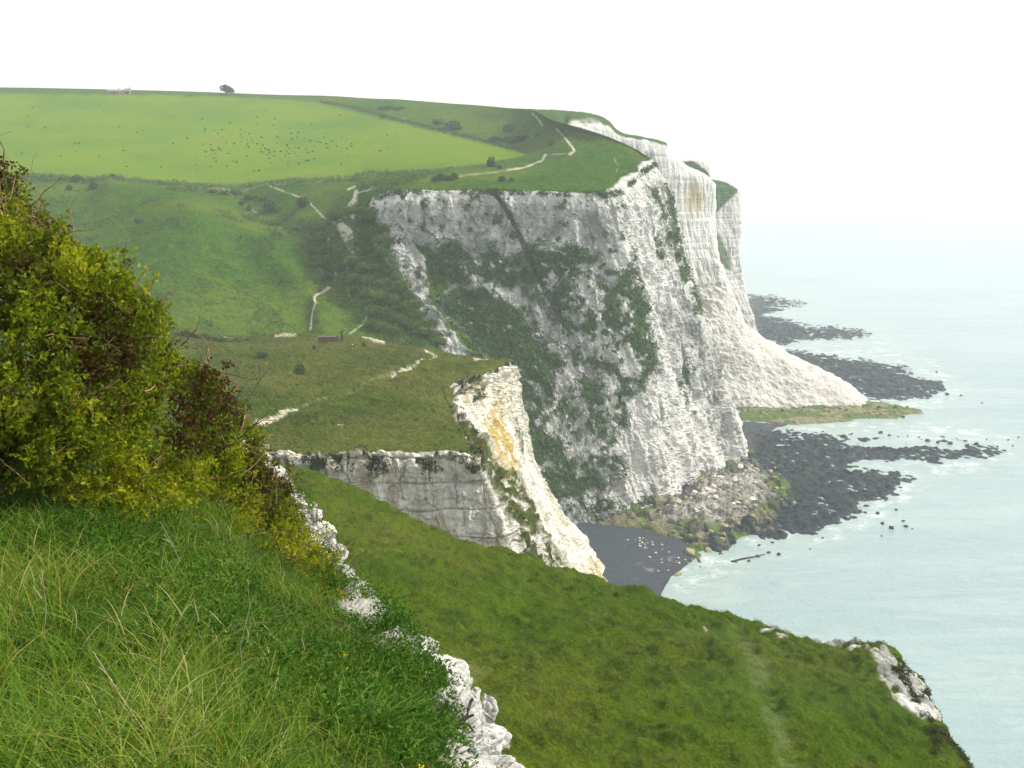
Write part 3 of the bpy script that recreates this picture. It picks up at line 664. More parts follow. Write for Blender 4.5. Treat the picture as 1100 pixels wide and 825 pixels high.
rows = [[H(*p) for p in r] for r in K_rows]
rows = [off(rows[0], (0, -3.5, 0.3))]+rows+[off(rows[-1], (-1, 6, -6)), off(rows[-1], (-2, 22, -26))]
for r in rows:
    l = r[-1]; r += [l+np.array((0.22, 0.05, -0.5)), l+np.array((0.5, 0.1, -2.2)), l+np.array((1.8, 1.2, -16))]
rows = [[r[0]+np.array([-26.0, 0, 2.0]), r[0]+np.array([-6.0, 0, 0.5])]+list(r) for r in rows]
Kp = Patch(np.array(rows), 2.2, 260); Kp.ci = Kp.ci-2
px, py, P = Kp.px, Kp.py, Kp.base
med, sp_ = fbm(P, 1.2, 4, 121), fbm(P, 5, 3, 122)
edge = ss(4.40, 4.62, Kp.ci+0.35*med+0.12*sp_)
N = Kp.normals(); N *= np.sign(np.median(N[..., 2]))
w1, w2, wi = worley(P, 2.6, 123)
Kp.G += N*(0.10*med+0.03*sp_+edge*(0.26*(0.7-w1)+0.16*(wi-0.4)+0.09*sp_+0.05*fbm(P, 14, 3, 124)))[..., None]
Kp.build([('grassy_bank', fc(edge) <= 0.5, dict(kind='structure')), ('chalk_outcrop', fc(edge) > 0.5, dict(kind='structure'))],
    {'m1': np.stack([1-edge, 0.2+0*edge, 0*edge], -1), 'm2': np.stack([0*edge, 0*edge, 0.9*edge], -1)}, M_bank)

# ------------------------------------------------------------------ foreshore: beach, weed-covered reefs, rubble
gx, gy = np.meshgrid(np.arange(590, 1102, 1.0), np.concatenate([np.arange(316, 400, 0.5), np.arange(400, 690, 0.8)]))
B0 = at_z(gx, gy, 0.0); P = B0.copy()
n1, n2, n3 = fbm(P, 0.03, 5, 131, 0.6), fbm(P, 0.11, 5, 132, 0.6), fbm(P, 0.45, 4, 133, 0.6)
jx = gx+26*n1+16*n2; jy = gy+(7*n1+5*n2)*np.clip((gy-300)/150, 0.25, 1.3)
reefs = [[(780,312),(830,318),(868,326),(842,331),(836,340),(860,348),(905,352),(948,360),(900,364),(860,366),(845,372),(815,372),(780,350)],
 [(780,370),(860,377),(905,384),(940,388),(975,395),(1000,405),(1016,419),(1000,427),(950,430),(930,428),(880,420),(800,410)],
 [(790,462),(860,465),(930,469),(1020,471),(1078,485),(1060,491),(1000,497),(950,499),(925,505),(985,513),(972,525),(945,538),(938,552),(915,555),(895,567),(850,572),(820,577),(790,565),(780,520)]]
rd = np.full(gx.shape, -1e9)
for r_ in reefs: rd = np.maximum(rd, sdpoly(jx, jy, r_))
strip = sdpoly(gx+10*n1+8*n2, gy+4*n2, [(790,436),(840,438),(930,430),(962,434),(992,441),(972,448),(905,453),(850,456),(790,452)])
rub = sdpoly(gx+14*n1+10*n2, gy+8*n2, [(640,560),(690,545),(740,500),(800,480),(836,505),(852,540),(826,568),(775,588),(748,600),(735,585),(690,574)])
bea = sdpoly(gx+5*n1, gy+5*n2, [(560,540),(640,560),(690,560),(745,575),(748,600),(722,620),(706,646),(690,700),(560,700)])
bea2 = sdpoly(gx+6*n2, gy+3*n2, [(780,452),(850,455),(835,462),(810,466),(815,485),(780,500)])
gap = sdpoly(jx, jy, [(905,474),(960,471),(1040,474),(1030,482),(960,483),(915,480)])
w1, w2, wi = worley(P*np.array([1, 0.8, 1]), 0.42, 134); v1, v2, vi = worley(P, 0.14, 135)
lump = (0.75-w1)*1.1*(0.4+wi)+(0.6-v1)*1.0*ss(0.35, 1, vi)+0.5*n3
near_w = ss(-26, 10, rd)
reef_h = np.where(rd > -60, -1.25+1.35*ss(-14, 7, rd)+0.5*n2*near_w+lump*1.05*near_w-1.1*ss(-3, 4, gap)*ss(-14, 6, rd), -2)
reef_h = reef_h-0.9*ss(0.22, 0.42, n2)*ss(20, 0, rd)
strip_h = -1.6+2.6*ss(-6, 5, strip)+lump*0.7*ss(-6, 4, strip)
q1, q2, qi = worley(P, 0.24, 136)
rub_h = -1.6+2.6*ss(-10, 8, rub)+(lump*0.9+(0.85-q1)*3.2*qi)*ss(-8, 6, rub)+ss(8, 48, rub)*2.4+(qi-0.5)*1.2*ss(0, 12, rub)
bea_h = -1.0+1.5*ss(-12, 10, bea)+0.02*np.clip(bea, 0, 60)+0.1*n2
bea_h = np.maximum(bea_h, -1+1.5*ss(-3, 3, bea2)+0.15*n3)
reef_h = reef_h+0.16*ss(-4, 14, rd)
hh = np.maximum.reduce([reef_h, strip_h, rub_h, bea_h])
which = np.argmax(np.stack([reef_h, strip_h, rub_h, bea_h]), 0)
V = B0.copy(); V[..., 2] = hh
# weed green / yellow stone / sand shares
greenw = np.where(which == 1, ss(-0.12, 0.12, n2+0.25*n3+0.1), np.where(which == 2, ss(0.0, 0.22, n2+0.2*n3)*ss(45, 10, rub), 0.12*ss(0.1, 0.3, n2)))
yel = np.where(which == 1, ss(0.1, -0.1, n2)*ss(0, 8, gy-0*gy+0*n2+1)*0.9, np.where(which == 2, 0.75*ss(-0.1, 0.25, n1+0.6*n3)*ss(40, 12, rub), 0.0))
yel = np.maximum(yel, np.where(which == 0, 0.30*ss(825, 795, gx)*ss(500, 470, gy), 0))
pale = np.where(which == 2, ss(6, 30, rub+10*n2+8*n3), 0)
M = np.stack([greenw, yel, pale], -1); K2 = np.stack([(which == 3)*1.0, ss(0.9, 0.1, hh), (which == 0)*1.0], -1)
r, c = gx.shape; idx = np.arange(r*c).reshape(r, c)
F = np.stack([idx[:-1, :-1], idx[1:, :-1], idx[1:, 1:], idx[:-1, 1:]], -1)
hf = fc(hh) > -0.5
m, b = new_mat('foreshore')
p = b.pos(); a = b.sep(b.attr('m1').outputs['Color']); k = b.sep(b.attr('m2').outputs['Color'])
nz = b.noise(p, 0.9, 5, 0.7); nf = b.noise(p, 3.0, 4, 0.7); nb = b.noise(p, 0.08, 4, 0.6)
rockc = b.mix(b.ramp(nz, 0.35, 0.7), (0.007, 0.013, 0.019), (0.028, 0.038, 0.048))
rockc = b.mix(b.ramp(nf, 0.62, 0.72), rockc, (0.10, 0.10, 0.09))
rockc = b.mix(a[1], rockc, b.mix(nf, (0.30, 0.27, 0.13), (0.11, 0.10, 0.055)))
rockc = b.mix(a[2], rockc, b.mix(b.ramp(nz, 0.35, 0.65), (0.40, 0.385, 0.34), (0.11, 0.105, 0.09)))
rockc = b.mix(a[0], rockc, b.mix(b.ramp(nf, 0.4, 0.7), (0.055, 0.10, 0.018), (0.12, 0.15, 0.03)))
sand = b.mix(b.ramp(nz, 0.4, 0.65), (0.040, 0.049, 0.062), (0.056, 0.065, 0.078))
sand = b.mix(b.ramp(nb, 0.62, 0.7), sand, (0.18, 0.15, 0.12))
sand = b.mix(b.math('MULTIPLY', k[1], 0.75), sand, (0.022, 0.028, 0.036))
cc = b.mix(k[0], rockc, sand)
rgh = b.n('ShaderNodeMapRange'); b.set(rgh.inputs[0], b.math('MULTIPLY', k[1], nb)); rgh.inputs[2].default_value = 0.62; rgh.inputs[3].default_value = 0.92; rgh.inputs[4].default_value = 0.35
b.out(b.pbr(cc, rgh.outputs[0], b.bump(b.math('ADD', nz, nf), 0.9, 0.35), 0.1)); M_shore = m
for nm, sel, pr in [('beach', hf & (fc(K2[..., 0]) > 0.5), dict(kind='structure')), ('reef', hf & (fc(K2[..., 0]) <= 0.5), dict(kind='stuff', label='dark seaweed-covered reef and rubble at the foot of the cliffs'))]:
    Fs = F[sel]; u, inv = np.unique(Fs, return_inverse=True)
    me = mesh_np(nm, V.reshape(-1, 3)[u], inv.reshape(-1, 4), {'m1': M.reshape(-1, 3)[u], 'm2': K2.reshape(-1, 3)[u]}, nm == 'beach')
    link(nm, me, M_shore, **pr)
SHH, SGX, SGY = hh, gx, gy

# ------------------------------------------------------------------ sea
xs = np.unique(np.concatenate([-np.geomspace(40, 14000, 12)[::-1], np.linspace(-30, 330, 241), np.geomspace(335, 14000, 22)]))
ys = np.unique(np.concatenate([np.array([-200.0, -60, 40, 120]), np.linspace(170, 760, 394), np.geomspace(765, 14000, 30)]))
X, Y = np.meshgrid(xs, ys); Z = np.zeros_like(X); SP = np.stack([X, Y, Z], -1)
sx, sy = proj(SP); u1, u2 = fbm(SP, 0.05, 4, 141), fbm(SP, 0.25, 4, 142)
surf = ss(15, -3, np.abs(sdpoly(sx+5*u1, sy+5*u2, [(560,540),(745,575),(752,600),(728,622),(708,650),(690,700),(560,700)])+6))*ss(-0.3, 0.35, u2+u1)
surf = np.maximum(surf, 0.6*ss(-4, 8, sdpoly(sx+12*u1, sy+6*u2, [(712,612),(740,596),(790,598),(800,612),(760,628),(716,640)]))*ss(-0.2, 0.3, u2))
for r_ in reefs: surf = np.maximum(surf, 0.75*ss(0.02, 0.35, u2+0.5*u1)*ss(13, 2, np.abs(np.minimum(sdpoly(sx+8*u1, sy+3*u2, r_), 40)+7)))
surf = surf*ss(690, 600, Y)
shal = 0
for r_ in reefs+[[(700,600),(740,590),(790,600),(760,640),(700,640)]]: shal = np.maximum(shal, ss(-34, 0, sdpoly(sx+14*u1, sy+6*u1, r_)))
c = X.shape[1]; idx = np.arange(X.size).reshape(X.shape)
F = np.stack([idx[:-1, :-1], idx[:-1, 1:], idx[1:, 1:], idx[1:, :-1]], -1).reshape(-1, 4)
m, b = new_mat('sea_water'); p = b.pos(); k = b.sep(b.attr('m1').outputs['Color'])
sw = b.noise(b.scale(p, (0.10, 0.16, 1)), 1.0, 4, 0.6, 0.4); ch = b.noise(b.scale(p, (0.6, 0.9, 1)), 1.0, 4, 0.65); wl_ = b.noise(b.scale(p, (0.02, 0.09, 1)), 1.0, 4, 0.65, 0.8); pt_ = b.noise(b.scale(p, (0.006, 0.014, 1)), 1.0, 4, 0.6, 0.6)
ch2 = b.noise(b.scale(p, (0.10, 0.5, 1)), 1.0, 3, 0.6)
wc = b.mix(b.ramp(pt_, 0.35, 0.65), (0.200, 0.285, 0.288), (0.240, 0.325, 0.320))
wc = b.mix(b.math('MULTIPLY', b.ramp(ch2, 0.45, 0.7), 0.35), wc, (0.150, 0.235, 0.245))
wc = b.mix(b.math('MULTIPLY', b.ramp(wl_, 0.48, 0.62), 0.35), wc, (0.30, 0.375, 0.365))
wc = b.mix(b.math('MULTIPLY', k[1], 0.35), wc, (0.30, 0.36, 0.33))
wc = b.mix(b.math('MULTIPLY', k[0], b.ramp(b.math('ADD', b.math('MULTIPLY', ch, 0.6), b.math('MULTIPLY', sw, 0.4)), 0.42, 0.60)), wc, (0.62, 0.66, 0.66))
nrm = b.bump(b.math('ADD', b.math('MULTIPLY', sw, 1.0), b.math('MULTIPLY', ch, 0.5)), 0.55, 0.9)
b.out(b.pbr(wc, 0.22, nrm, 0.5)); M_sea = m
link('sea', mesh_np('sea', SP.reshape(-1, 3), F, {'m1': np.stack([surf, shal+0*surf, 0*surf], -1).reshape(-1, 3)}), M_sea, kind='structure')

# seabed-level ground that the whole place stands on, a little under the water
me = mesh_np('ground', np.array([(-14000, -250, -9), (14000, -250, -9), (14000, 14000, -9), (-14000, 14000, -9)], float), np.array([[0, 1, 2, 3]]))
link('ground', me, simple_mat('seabed', (0.2, 0.19, 0.15), (0.25, 0.24, 0.2), 0.05), kind='structure')

# ------------------------------------------------------------------ haze over sea and land
def box_mesh(name, lo, hi):
    x0, y0, z0 = lo; x1, y1, z1 = hi
    V = np.array([(x, y, z) for z in (z0, z1) for y in (y0, y1) for x in (x0, x1)], float)
    return mesh_np(name, V, np.array([[0, 2, 3, 1], [4, 5, 7, 6], [0, 1, 5, 4], [2, 6, 7, 3], [0, 4, 6, 2], [1, 3, 7, 5]]), smooth=False)
m, b = new_mat('haze_air')
vol = b.n('ShaderNodeVolumePrincipled'); vol.inputs['Color'].default_value = (0.84, 0.925, 0.985, 1)
vol.inputs['Density'].default_value = 0.00027; vol.inputs['Anisotropy'].default_value = 0.0
b.out(vol.outputs[0], True)
link('haze', box_mesh('haze', (-14100, -300, -10), (14100, 14100, 182)), m, kind='stuff', label='pale sea haze lying over the coast')

# ------------------------------------------------------------------ scatter and plant builders
def scatter(Q, n, wgt):
    """n random points on a terrain sheet, face weights wgt; returns points, unit up-normals, nominal px, py"""
    G = Q.G; a = G[1:, :-1]-G[:-1, :-1]; b = G[:-1, 1:]-G[:-1, :-1]
    ar = np.linalg.norm(np.cross(a, b), axis=-1)*wgt
    cum = np.cumsum(ar.ravel()); k = np.searchsorted(cum, rng.random(n)*cum[-1])
    i, j = np.unravel_index(np.clip(k, 0, ar.size-1), ar.shape); u, v = rng.random(n)[:, None], rng.random(n)[:, None]
    P = (G[i, j]*(1-u)+G[i+1, j]*u)*(1-v)+(G[i, j+1]*(1-u)+G[i+1, j+1]*u)*v
    nn = np.cross(a[i, j], b[i, j]); nn /= np.linalg.norm(nn, axis=-1, keepdims=True)+1e-9; nn *= np.where(nn[:, 2:3] < 0, -1, 1)
    return P, nn
def unit(v): return v/(np.linalg.norm(v, axis=-1, keepdims=True)+1e-9)
def rdir(n): return unit(rng.normal(size=(n, 3)))
def blades(P, Nn, L, W, lean, seg=3, var=None, bend=0.5):
    """grass blades: tapering strips from P; L, W, lean (n,3) horizontal bend direction"""
    n = len(P); side = unit(np.cross(rdir(n), np.array([0, 0, 1.0])))
    ts = np.linspace(0, 1, seg+1); V = np.zeros((n, (seg+1)*2, 3))
    for k, t in enumerate(ts):
        c = P+Nn*(L*t*(1-0.35*bend*t*t))[:, None]+lean*(L*bend*t*t)[:, None]
        wd = (W*(1-t)**0.7*0.5+0.0004)[:, None]
        V[:, 2*k] = c-side*wd; V[:, 2*k+1] = c+side*wd
    q = np.array([[2*k, 2*k+1, 2*k+3, 2*k+2] for k in range(seg)])
    F = (np.arange(n)[:, None, None]*(seg+1)*2+q[None]).reshape(-1, 4)
    vv = np.repeat(var if var is not None else rng.random(n), (seg+1)*2)
    return V.reshape(-1, 3), F, vv
def leaves(C, Dn, L, W, var, fold=0.25):
    """pointed leaves growing from C along Dn"""
    n = len(C); s = unit(np.cross(Dn, rdir(n))); nrm = np.cross(Dn, s)
    L = L[:, None]; W = W[:, None]
    V = np.stack([C, C+Dn*L*0.5+s*W*0.5+nrm*W*fold, C+Dn*L, C+Dn*L*0.5-s*W*0.5+nrm*W*fold], 1)
    F = np.arange(4*n).reshape(n, 4)
    return V.reshape(-1, 3), F, np.repeat(var, 4)
def joinm(parts):
    o = 0; V, F, A = [], [], []
    for v, f, a in parts: V.append(v); F.append(f+o); A.append(a); o += len(v)
    return np.concatenate(V), np.concatenate(F), np.concatenate(A)
def tube(pts, rad, sides=5):
    pts = np.array(pts, float); n = len(pts); rad = np.broadcast_to(rad, (n,))
    T = unit(np.gradient(pts, axis=0)); a = unit(np.cross(T, np.array([0.31, 0.87, 0.38]))); b = np.cross(T, a)
    th = np.linspace(0, 2*math.pi, sides, endpoint=False)
    V = pts[:, None]+rad[:, None, None]*(a[:, None]*np.cos(th)[None, :, None]+b[:, None]*np.sin(th)[None, :, None])
    i = np.arange(n*sides).reshape(n, sides)
    F = np.stack([i[:-1], np.roll(i[:-1], -1, 1), np.roll(i[1:], -1, 1), i[1:]], -1).reshape(-1, 4)
    return V.reshape(-1, 3), F, np.full(n*sides, rng.random())
def wander(p, d, L, n=7, wob=0.25, grav=0.0):
    out = [np.array(p, float)]; d = np.array(d, float)
    for k in range(n-1):
        d = unit(d+rng.normal(size=3)*wob+np.array([0, 0, grav])); out.append(out[-1]+d*L/(n-1))
    return np.array(out)

M_leafB = leaf_mat('shrub_leaf', [(0.0, (0.055, 0.028, 0.008)), (0.16, (0.050, 0.046, 0.005)), (0.42, (0.085, 0.125, 0.005)), (0.75, (0.17, 0.22, 0.006)), (1.0, (0.32, 0.33, 0.012))], 0.42)
M_bark = simple_mat('bark', (0.14, 0.080, 0.040), (0.30, 0.19, 0.10), 30, 0.9, 0.6, 0.004)
M_bark2 = simple_mat('dead_bark', (0.045, 0.034, 0.026), (0.11, 0.085, 0.06), 30, 0.9, 0.6, 0.004)
M_grassF = leaf_mat('bank_grass', [(0.0, (0.018, 0.056, 0.003)), (0.45, (0.062, 0.142, 0.006)), (0.78, (0.145, 0.215, 0.012)), (0.9, (0.24, 0.23, 0.06)), (1.0, (0.42, 0.39, 0.21))], 0.3)
M_grassT = leaf_mat('terrace_grass', [(0.0, (0.026, 0.060, 0.003)), (0.5, (0.064, 0.108, 0.005)), (0.85, (0.112, 0.138, 0.010)), (1.0, (0.20, 0.185, 0.05))], 0.25)
M_herb = leaf_mat('herb_leaf', [(0.0, (0.020, 0.066, 0.005)), (0.5, (0.046, 0.122, 0.008)), (1.0, (0.12, 0.20, 0.018))], 0.3)
M_far_leaf = leaf_mat('distant_leaf', [(0.0, (0.022, 0.045, 0.010)), (0.5, (0.046, 0.088, 0.014)), (1.0, (0.085, 0.135, 0.020))], 0.15)
M_cliff_leaf = leaf_mat('cliff_shrub_leaf', [(0.0, (0.034, 0.056, 0.022)), (0.5, (0.060, 0.098, 0.032)), (1.0, (0.110, 0.160, 0.045))], 0.2)
M_gully_leaf = leaf_mat('gully_shrub_leaf', [(0.0, (0.038, 0.078, 0.012)), (0.5, (0.080, 0.150, 0.018)), (1.0, (0.15, 0.22, 0.03))], 0.35)
M_chalk = None
m, b = new_mat('chalk_block'); p = b.pos()
n1_, n2_ = b.noise(p, 5, 5, 0.65), b.noise(p, 22, 4, 0.7)
c_ = b.mix(b.ramp(n1_, 0.40, 0.62), (0.66, 0.66, 0.64), (0.40, 0.385, 0.34)); c_ = b.mix(b.math('MULTIPLY', b.ramp(n2_, 0.52, 0.64), 0.85), c_, (0.13, 0.12, 0.10)); c_ = b.mix(b.ramp(b.noise(p, 2.2, 3, 0.6), 0.56, 0.66), c_, (0.26, 0.24, 0.19))
b.out(b.pbr(c_, 0.9, b.bump(b.math('ADD', n1_, b.math('MULTIPLY', n2_, 0.7)), 1.0, 0.07), 0.15)); M_chalk = m
M_chalkfar = simple_mat('chalk_boulder', (0.62, 0.60, 0.54), (0.45, 0.42, 0.35), 0.8, 0.95, 0.6, 0.2, 0.1, (0.34, 0.32, 0.26))
M_ochre = simple_mat('algae_boulder', (0.36, 0.33, 0.17), (0.22, 0.20, 0.10), 0.8, 0.9, 0.6, 0.2, 0.1, (0.10, 0.13, 0.04))
M_dark = simple_mat('weedy_rock', (0.018, 0.020, 0.022), (0.045, 0.045, 0.04), 0.9, 0.7, 0.6, 0.2, 0.4)

def rock_mesh(name, seed, cuts=14, sub=3, flat=0.75, rough=0.06):
    import bmesh
    bm = bmesh.new(); bmesh.ops.create_icosphere(bm, subdivisions=sub, radius=1.0)
    V = np.array([v.co for v in bm.verts]); r2 = np.random.default_rng(seed)
    for k in range(cuts):
        nn = unit(r2.normal(size=3)); d = r2.uniform(0.45, 0.85)
        V -= np.maximum(0, V@nn-d)[:, None]*nn*0.95
    V *= np.array([r2.uniform(0.8, 1.15), r2.uniform(0.75, 1.1), flat*r2.uniform(0.85, 1.15)])
    V += unit(V)*(rough*fbm(V+seed*3.1, 2.2, 4, seed)+rough*0.6*fbm(V+seed, 7.0, 3, seed+5))[:, None]
    for v, c in zip(bm.verts, V): v.co = c
    me = bpy.data.meshes.new(name); bm.to_mesh(me); bm.free()
    me.polygons.foreach_set('use_smooth', [False]*len(me.polygons))
    return me

# ------------------------------------------------------------------ distant shrubs and the hilltop tree
def crown_geo(n, blobs, ls, seed, lo=0.0):
    r = np.random.default_rng(seed); parts = []
    tot = sum(bl[3]**2 for bl in blobs)
    for bx, by, bz, br in blobs:
        k = int(n*br*br/tot); d = unit(r.normal(size=(k, 3))); rad = br*(0.72+0.36*r.random(k)**0.7)
        nz = fbm(d*1.0+bx*3+seed, 1.6, 3, seed)*0.35+1
        C = d*(rad*nz)[:, None]*np.array([1, 1, 0.8])+np.array([bx, by, bz]); keep = C[:, 2] > lo; C = C[keep]; d = d[keep]; k = len(C)
        dn = unit(d+r.normal(size=(k, 3))*0.9)
        var = np.clip(0.5+0.5*fbm(C, 2.5, 2, seed+3)+0.25*r.normal(size=k)*0.6, 0, 1)
        parts.append(leaves(C, dn, ls*(0.7+0.7*r.random(k)), ls*(0.6+0.5*r.random(k)), var))
    return joinm(parts)
def bush_proto(seed, n=520):
    r = np.random.default_rng(seed)
    bl = [(0, 0, 0.42, 0.5)]+[(r.uniform(-0.45, 0.45), r.uniform(-0.4, 0.4), r.uniform(0.2, 0.5), r.uniform(0.22, 0.4)) for _ in range(5)]
    v, f, a = crown_geo(n, bl, 0.15, seed, 0.0)
    t = joinm([tube(wander((0, 0, -0.15), (r.uniform(-.4, .4), r.uniform(-.4, .4), 1), 0.75, 5, 0.15), np.linspace(0.035, 0.012, 5), 4) for _ in range(5)])
    return mesh_np('foliage', v, f, {'var': a}, smooth=False), mesh_np('stems', t[0], t[1])
protos = [bush_proto(s_) for s_ in (3, 14, 25, 36)]
n_b = [0]
def bush(loc, wdt, hgt, label, group, name='bush', mat=None, kind=None):
    f, st = protos[n_b[0] % 4]; n_b[0] += 1
    e = empty(name, loc, rng.uniform(0, 6.28), label=label, category='bush', group=group)
    e.scale = (wdt/1.25, wdt/1.25, hgt/0.85)
    fo_ = link('foliage', f, M_far_leaf, e)
    if mat: fo_.material_slots[0].link = 'OBJECT'; fo_.material_slots[0].material = mat
    link('stems', st, M_bark2, e)
    return e
def onE(px, py): return E.near(px, py)
def onC(px, py): return Cp.near(px, py, (1.5, 6))

GH = 'bushes dotted over the down behind the cliff'
for (x, y, wpx, hpx, lab) in [
    (486,136,18,9,'largest round dark bush on the pale grass above the bright pasture'), (547,139,12,7,'round dark bush on the open down right of the largest bush'),
    (472,131,11,5,'small dark bush touching the left side of the largest round bush'),
    (528,176,10,9,'upright dark bush beside the clifftop path at the pasture corner'), (536,180,6,4,'tiny bush just right of the upright bush beside the clifftop path'),
    (540,193,9,5,'small bush on the bright green turf just above the cliff edge'), (549,193,6,4,'very small bush next to another on the turf above the cliff edge'),
    (82,192,10,6,'dark round bush right under the pasture fence, left of a second one'), (101,201,10,7,'round dark bush on the hillside below the pasture fence'),
    (75,203,7,5,'faint small bush lower left of the two round hillside bushes'), (150,238,8,5,'lone grey-green bush low on the smooth hillside'),
    (267,224,5,6,'single upright bush below the chalk track in the hillside hollow'), (290,224,14,11,'large round bush in the hollow left of the chalk steps'),
    (326,219,14,9,'grey leafless-looking bush left of the steep white path'), (413,125,6,3,'tiny bush in the far corner above the hedge line'), (566,147,5,3,'small bush left of the far white path'),
    (592,154,6,5,'small dark bush beside the winding far white path'), (577,146,5,3,'tiny dark bush near the winding far white path')]:
    p0 = onE(x, y+hpx*0.3); D = p0.y; k = D/FPX
    bush((p0.x, p0.y, p0.z-0.15), wpx*k, hpx*k*1.1, lab, GH)
for (x, y, wpx, hpx, lab) in [(545,152,38,6,'long low dark thicket on the down above the pasture corner'), (478,193,26,7,'low dark thicket by the cliff edge right of the stile'), (420,117,26,3,'thin long thicket on the far down'),]:
    p0 = onE(x, y); k = p0.y/FPX
    e = empty('thicket', p0, 0, label=lab, category='thicket', group='thickets on the down')
    for q in range(max(4, int(wpx/5))):
        f, st = protos[q % 4]; pq = onE(x-wpx/2+wpx*(q+0.5)/max(4, int(wpx/5)), y+rng.uniform(-1, 1))
        o = link('foliage', f, M_far_leaf, e); o.location = pq-p0; o.scale = (7*k, 7*k, hpx*k*rng.uniform(0.8, 1.2)); o.rotation_euler = (0, 0, rng.uniform(0, 6))
# scrub in the gully: individual rounded bushes
gp = np.array([(338,268),(352,283),(362,275),(385,262),(395,250),(405,262),(412,275),(392,272),(378,282),(388,290),(402,288),(416,292),(426,300),(372,296),(384,304),(398,302),(412,308),(428,312),(438,320),(392,318),(406,322),(420,324),(434,332),(445,340),(400,335),(414,340),(428,346),(442,352),(455,358),(408,352),(422,358),(398,350),(378,312),(366,290),(350,270),(330,258),(318,246),(300,240),(345,258),(362,232),(398,238),(412,248),(386,240),(376,228),(392,228),(402,230),(420,262),(270,212),(255,207),(240,209),(228,205),(284,216),(262,218),(300,226),(312,232),(326,238),(436,308),(448,330),(460,350),(350,298),(338,286),(324,270),(470,366)])
for q, (x, y) in enumerate(gp):
    p0 = onE(x+rng.uniform(-2, 2), y+rng.uniform(-2, 2)); k = p0.y/FPX; big_ = 1.0 if x > 340 else 0.6
    bush((p0.x, p0.y, p0.z-0.3), rng.uniform(12, 21)*k*big_, rng.uniform(6, 10)*k*big_, ('low scrub bush on the open upper slope well left of the chalk steps' if x < 315 else 'rounded scrub bush on the slope just left of the chalk steps' if x < 360 and y < 300 else 'small scrub bush on the upper gully side near the top of the white path' if y < 243 else 'rounded scrub bush between the chalk steps and the white edge of the cliff' if y < 280 else 'scrub bush in the middle of the gully below the chalk steps' if y < 312 else 'scrub bush low in the gully just above the headland turf' if y < 345 else 'scrub bush at the gully foot beside the lowest white track'), 'scrub bushes filling the gully', mat=M_gully_leaf)
for (x, y, wpx, hpx, lab) in [(281,382,15,5,'low spreading dark bush on the headland turf'), (321,402,13,12,'dark dome-shaped bush standing alone mid turf on the near headland'), (337,375,4,5,'tiny shrub on the headland turf below the brick wall'), (391,373,4,6,'thin brown shrub on the turf right of the walker'),
    (266,364,6,3,'tiny bush at the back rim of the headland, right of the low scrub')]:
    p0 = onC(x, y); k = p0.y/FPX; bush((p0.x, p0.y, p0.z-0.1), wpx*k, hpx*k, lab, 'bushes on the headland turf', mat=None)
for q, x in enumerate(range(192, 262, 7)):
    p0 = onC(x, 356+q*0.3); k = p0.y/FPX; bush((p0.x, p0.y, p0.z-0.2), 12*k, rng.uniform(5, 9)*k*(1-q/16), 'low dark shrub in the row of scrub along the back rim of the headland', 'scrub row on the headland rim')

# tree on the skyline
p0 = onE(243, 101); k = p0.y/FPX
tr = empty('tree', p0, 0, label='wind-shaped dark tree alone on the skyline above the bright pasture', category='tree')
v, f, a = crown_geo(2600, [(0.5, 0, 3.4, 2.6), (-2.2, 0.3, 4.0, 1.9), (2.6, -0.2, 2.8, 1.9), (-0.6, 0.4, 4.9, 1.5), (4.0, 0, 2.0, 1.2)], 0.42, 5, 0.5)
link('crown', mesh_np('crown', v, f, {'var': a}, False), M_far_leaf, tr)
t = joinm([tube(wander((0, 0, -0.5), (0.1, 0, 1), 3.2, 6, 0.1), np.linspace(0.32, 0.2, 6), 8)]+[tube(wander((0, 0, 2.2), (rng.uniform(-1, 1), rng.uniform(-.6, .6), 0.8), 2.6, 6, 0.2), np.linspace(0.16, 0.04, 6), 5) for _ in range(7)])
link('trunk', mesh_np('trunk', t[0], t[1]), M_bark2, tr)

# ------------------------------------------------------------------ farm buildings, fences, gate, wall, viewpoint post
import bmesh
def boxes_mesh(name, bxs):
    bm = bmesh.new()
    for (cx, cy, cz, sx_, sy_, sz_, *rz) in bxs:
        g = bmesh.ops.create_cube(bm, size=1.0)['verts']
        M_ = Matrix.Translation((cx, cy, cz)) @ (Matrix.Rotation(rz[0], 4, 'Z') if rz else Matrix()) @ (Matrix.Rotation(rz[1], 4, 'Y') if len(rz) > 1 else Matrix()) @ Matrix.Diagonal((sx_, sy_, sz_, 1))
        bmesh.ops.transform(bm, matrix=M_, verts=g)
    bmesh.ops.bevel(bm, geom=bm.edges[:], offset=0.012, segments=1, affect='EDGES', clamp_overlap=True)
    me = bpy.data.meshes.new(name); bm.to_mesh(me); bm.free(); return me
M_wood = simple_mat('weathered_wood', (0.16, 0.13, 0.10), (0.28, 0.25, 0.21), 6, 0.9, 0.5, 0.01)
M_woodd = simple_mat('dark_wood', (0.035, 0.028, 0.022), (0.07, 0.055, 0.04), 6, 0.9, 0.5, 0.01)
M_render = simple_mat('pale_render', (0.27, 0.25, 0.23), (0.20, 0.19, 0.18), 1, 0.9, 0.2, 0.02)
M_slate = simple_mat('roof_slate', (0.17, 0.15, 0.14), (0.26, 0.22, 0.20), 2, 0.8, 0.4, 0.03)
M_dk = simple_mat('dark_pane', (0.03, 0.035, 0.04), (0.05, 0.05, 0.06), 1, 0.3, 0.1, 0.01, 0.5)
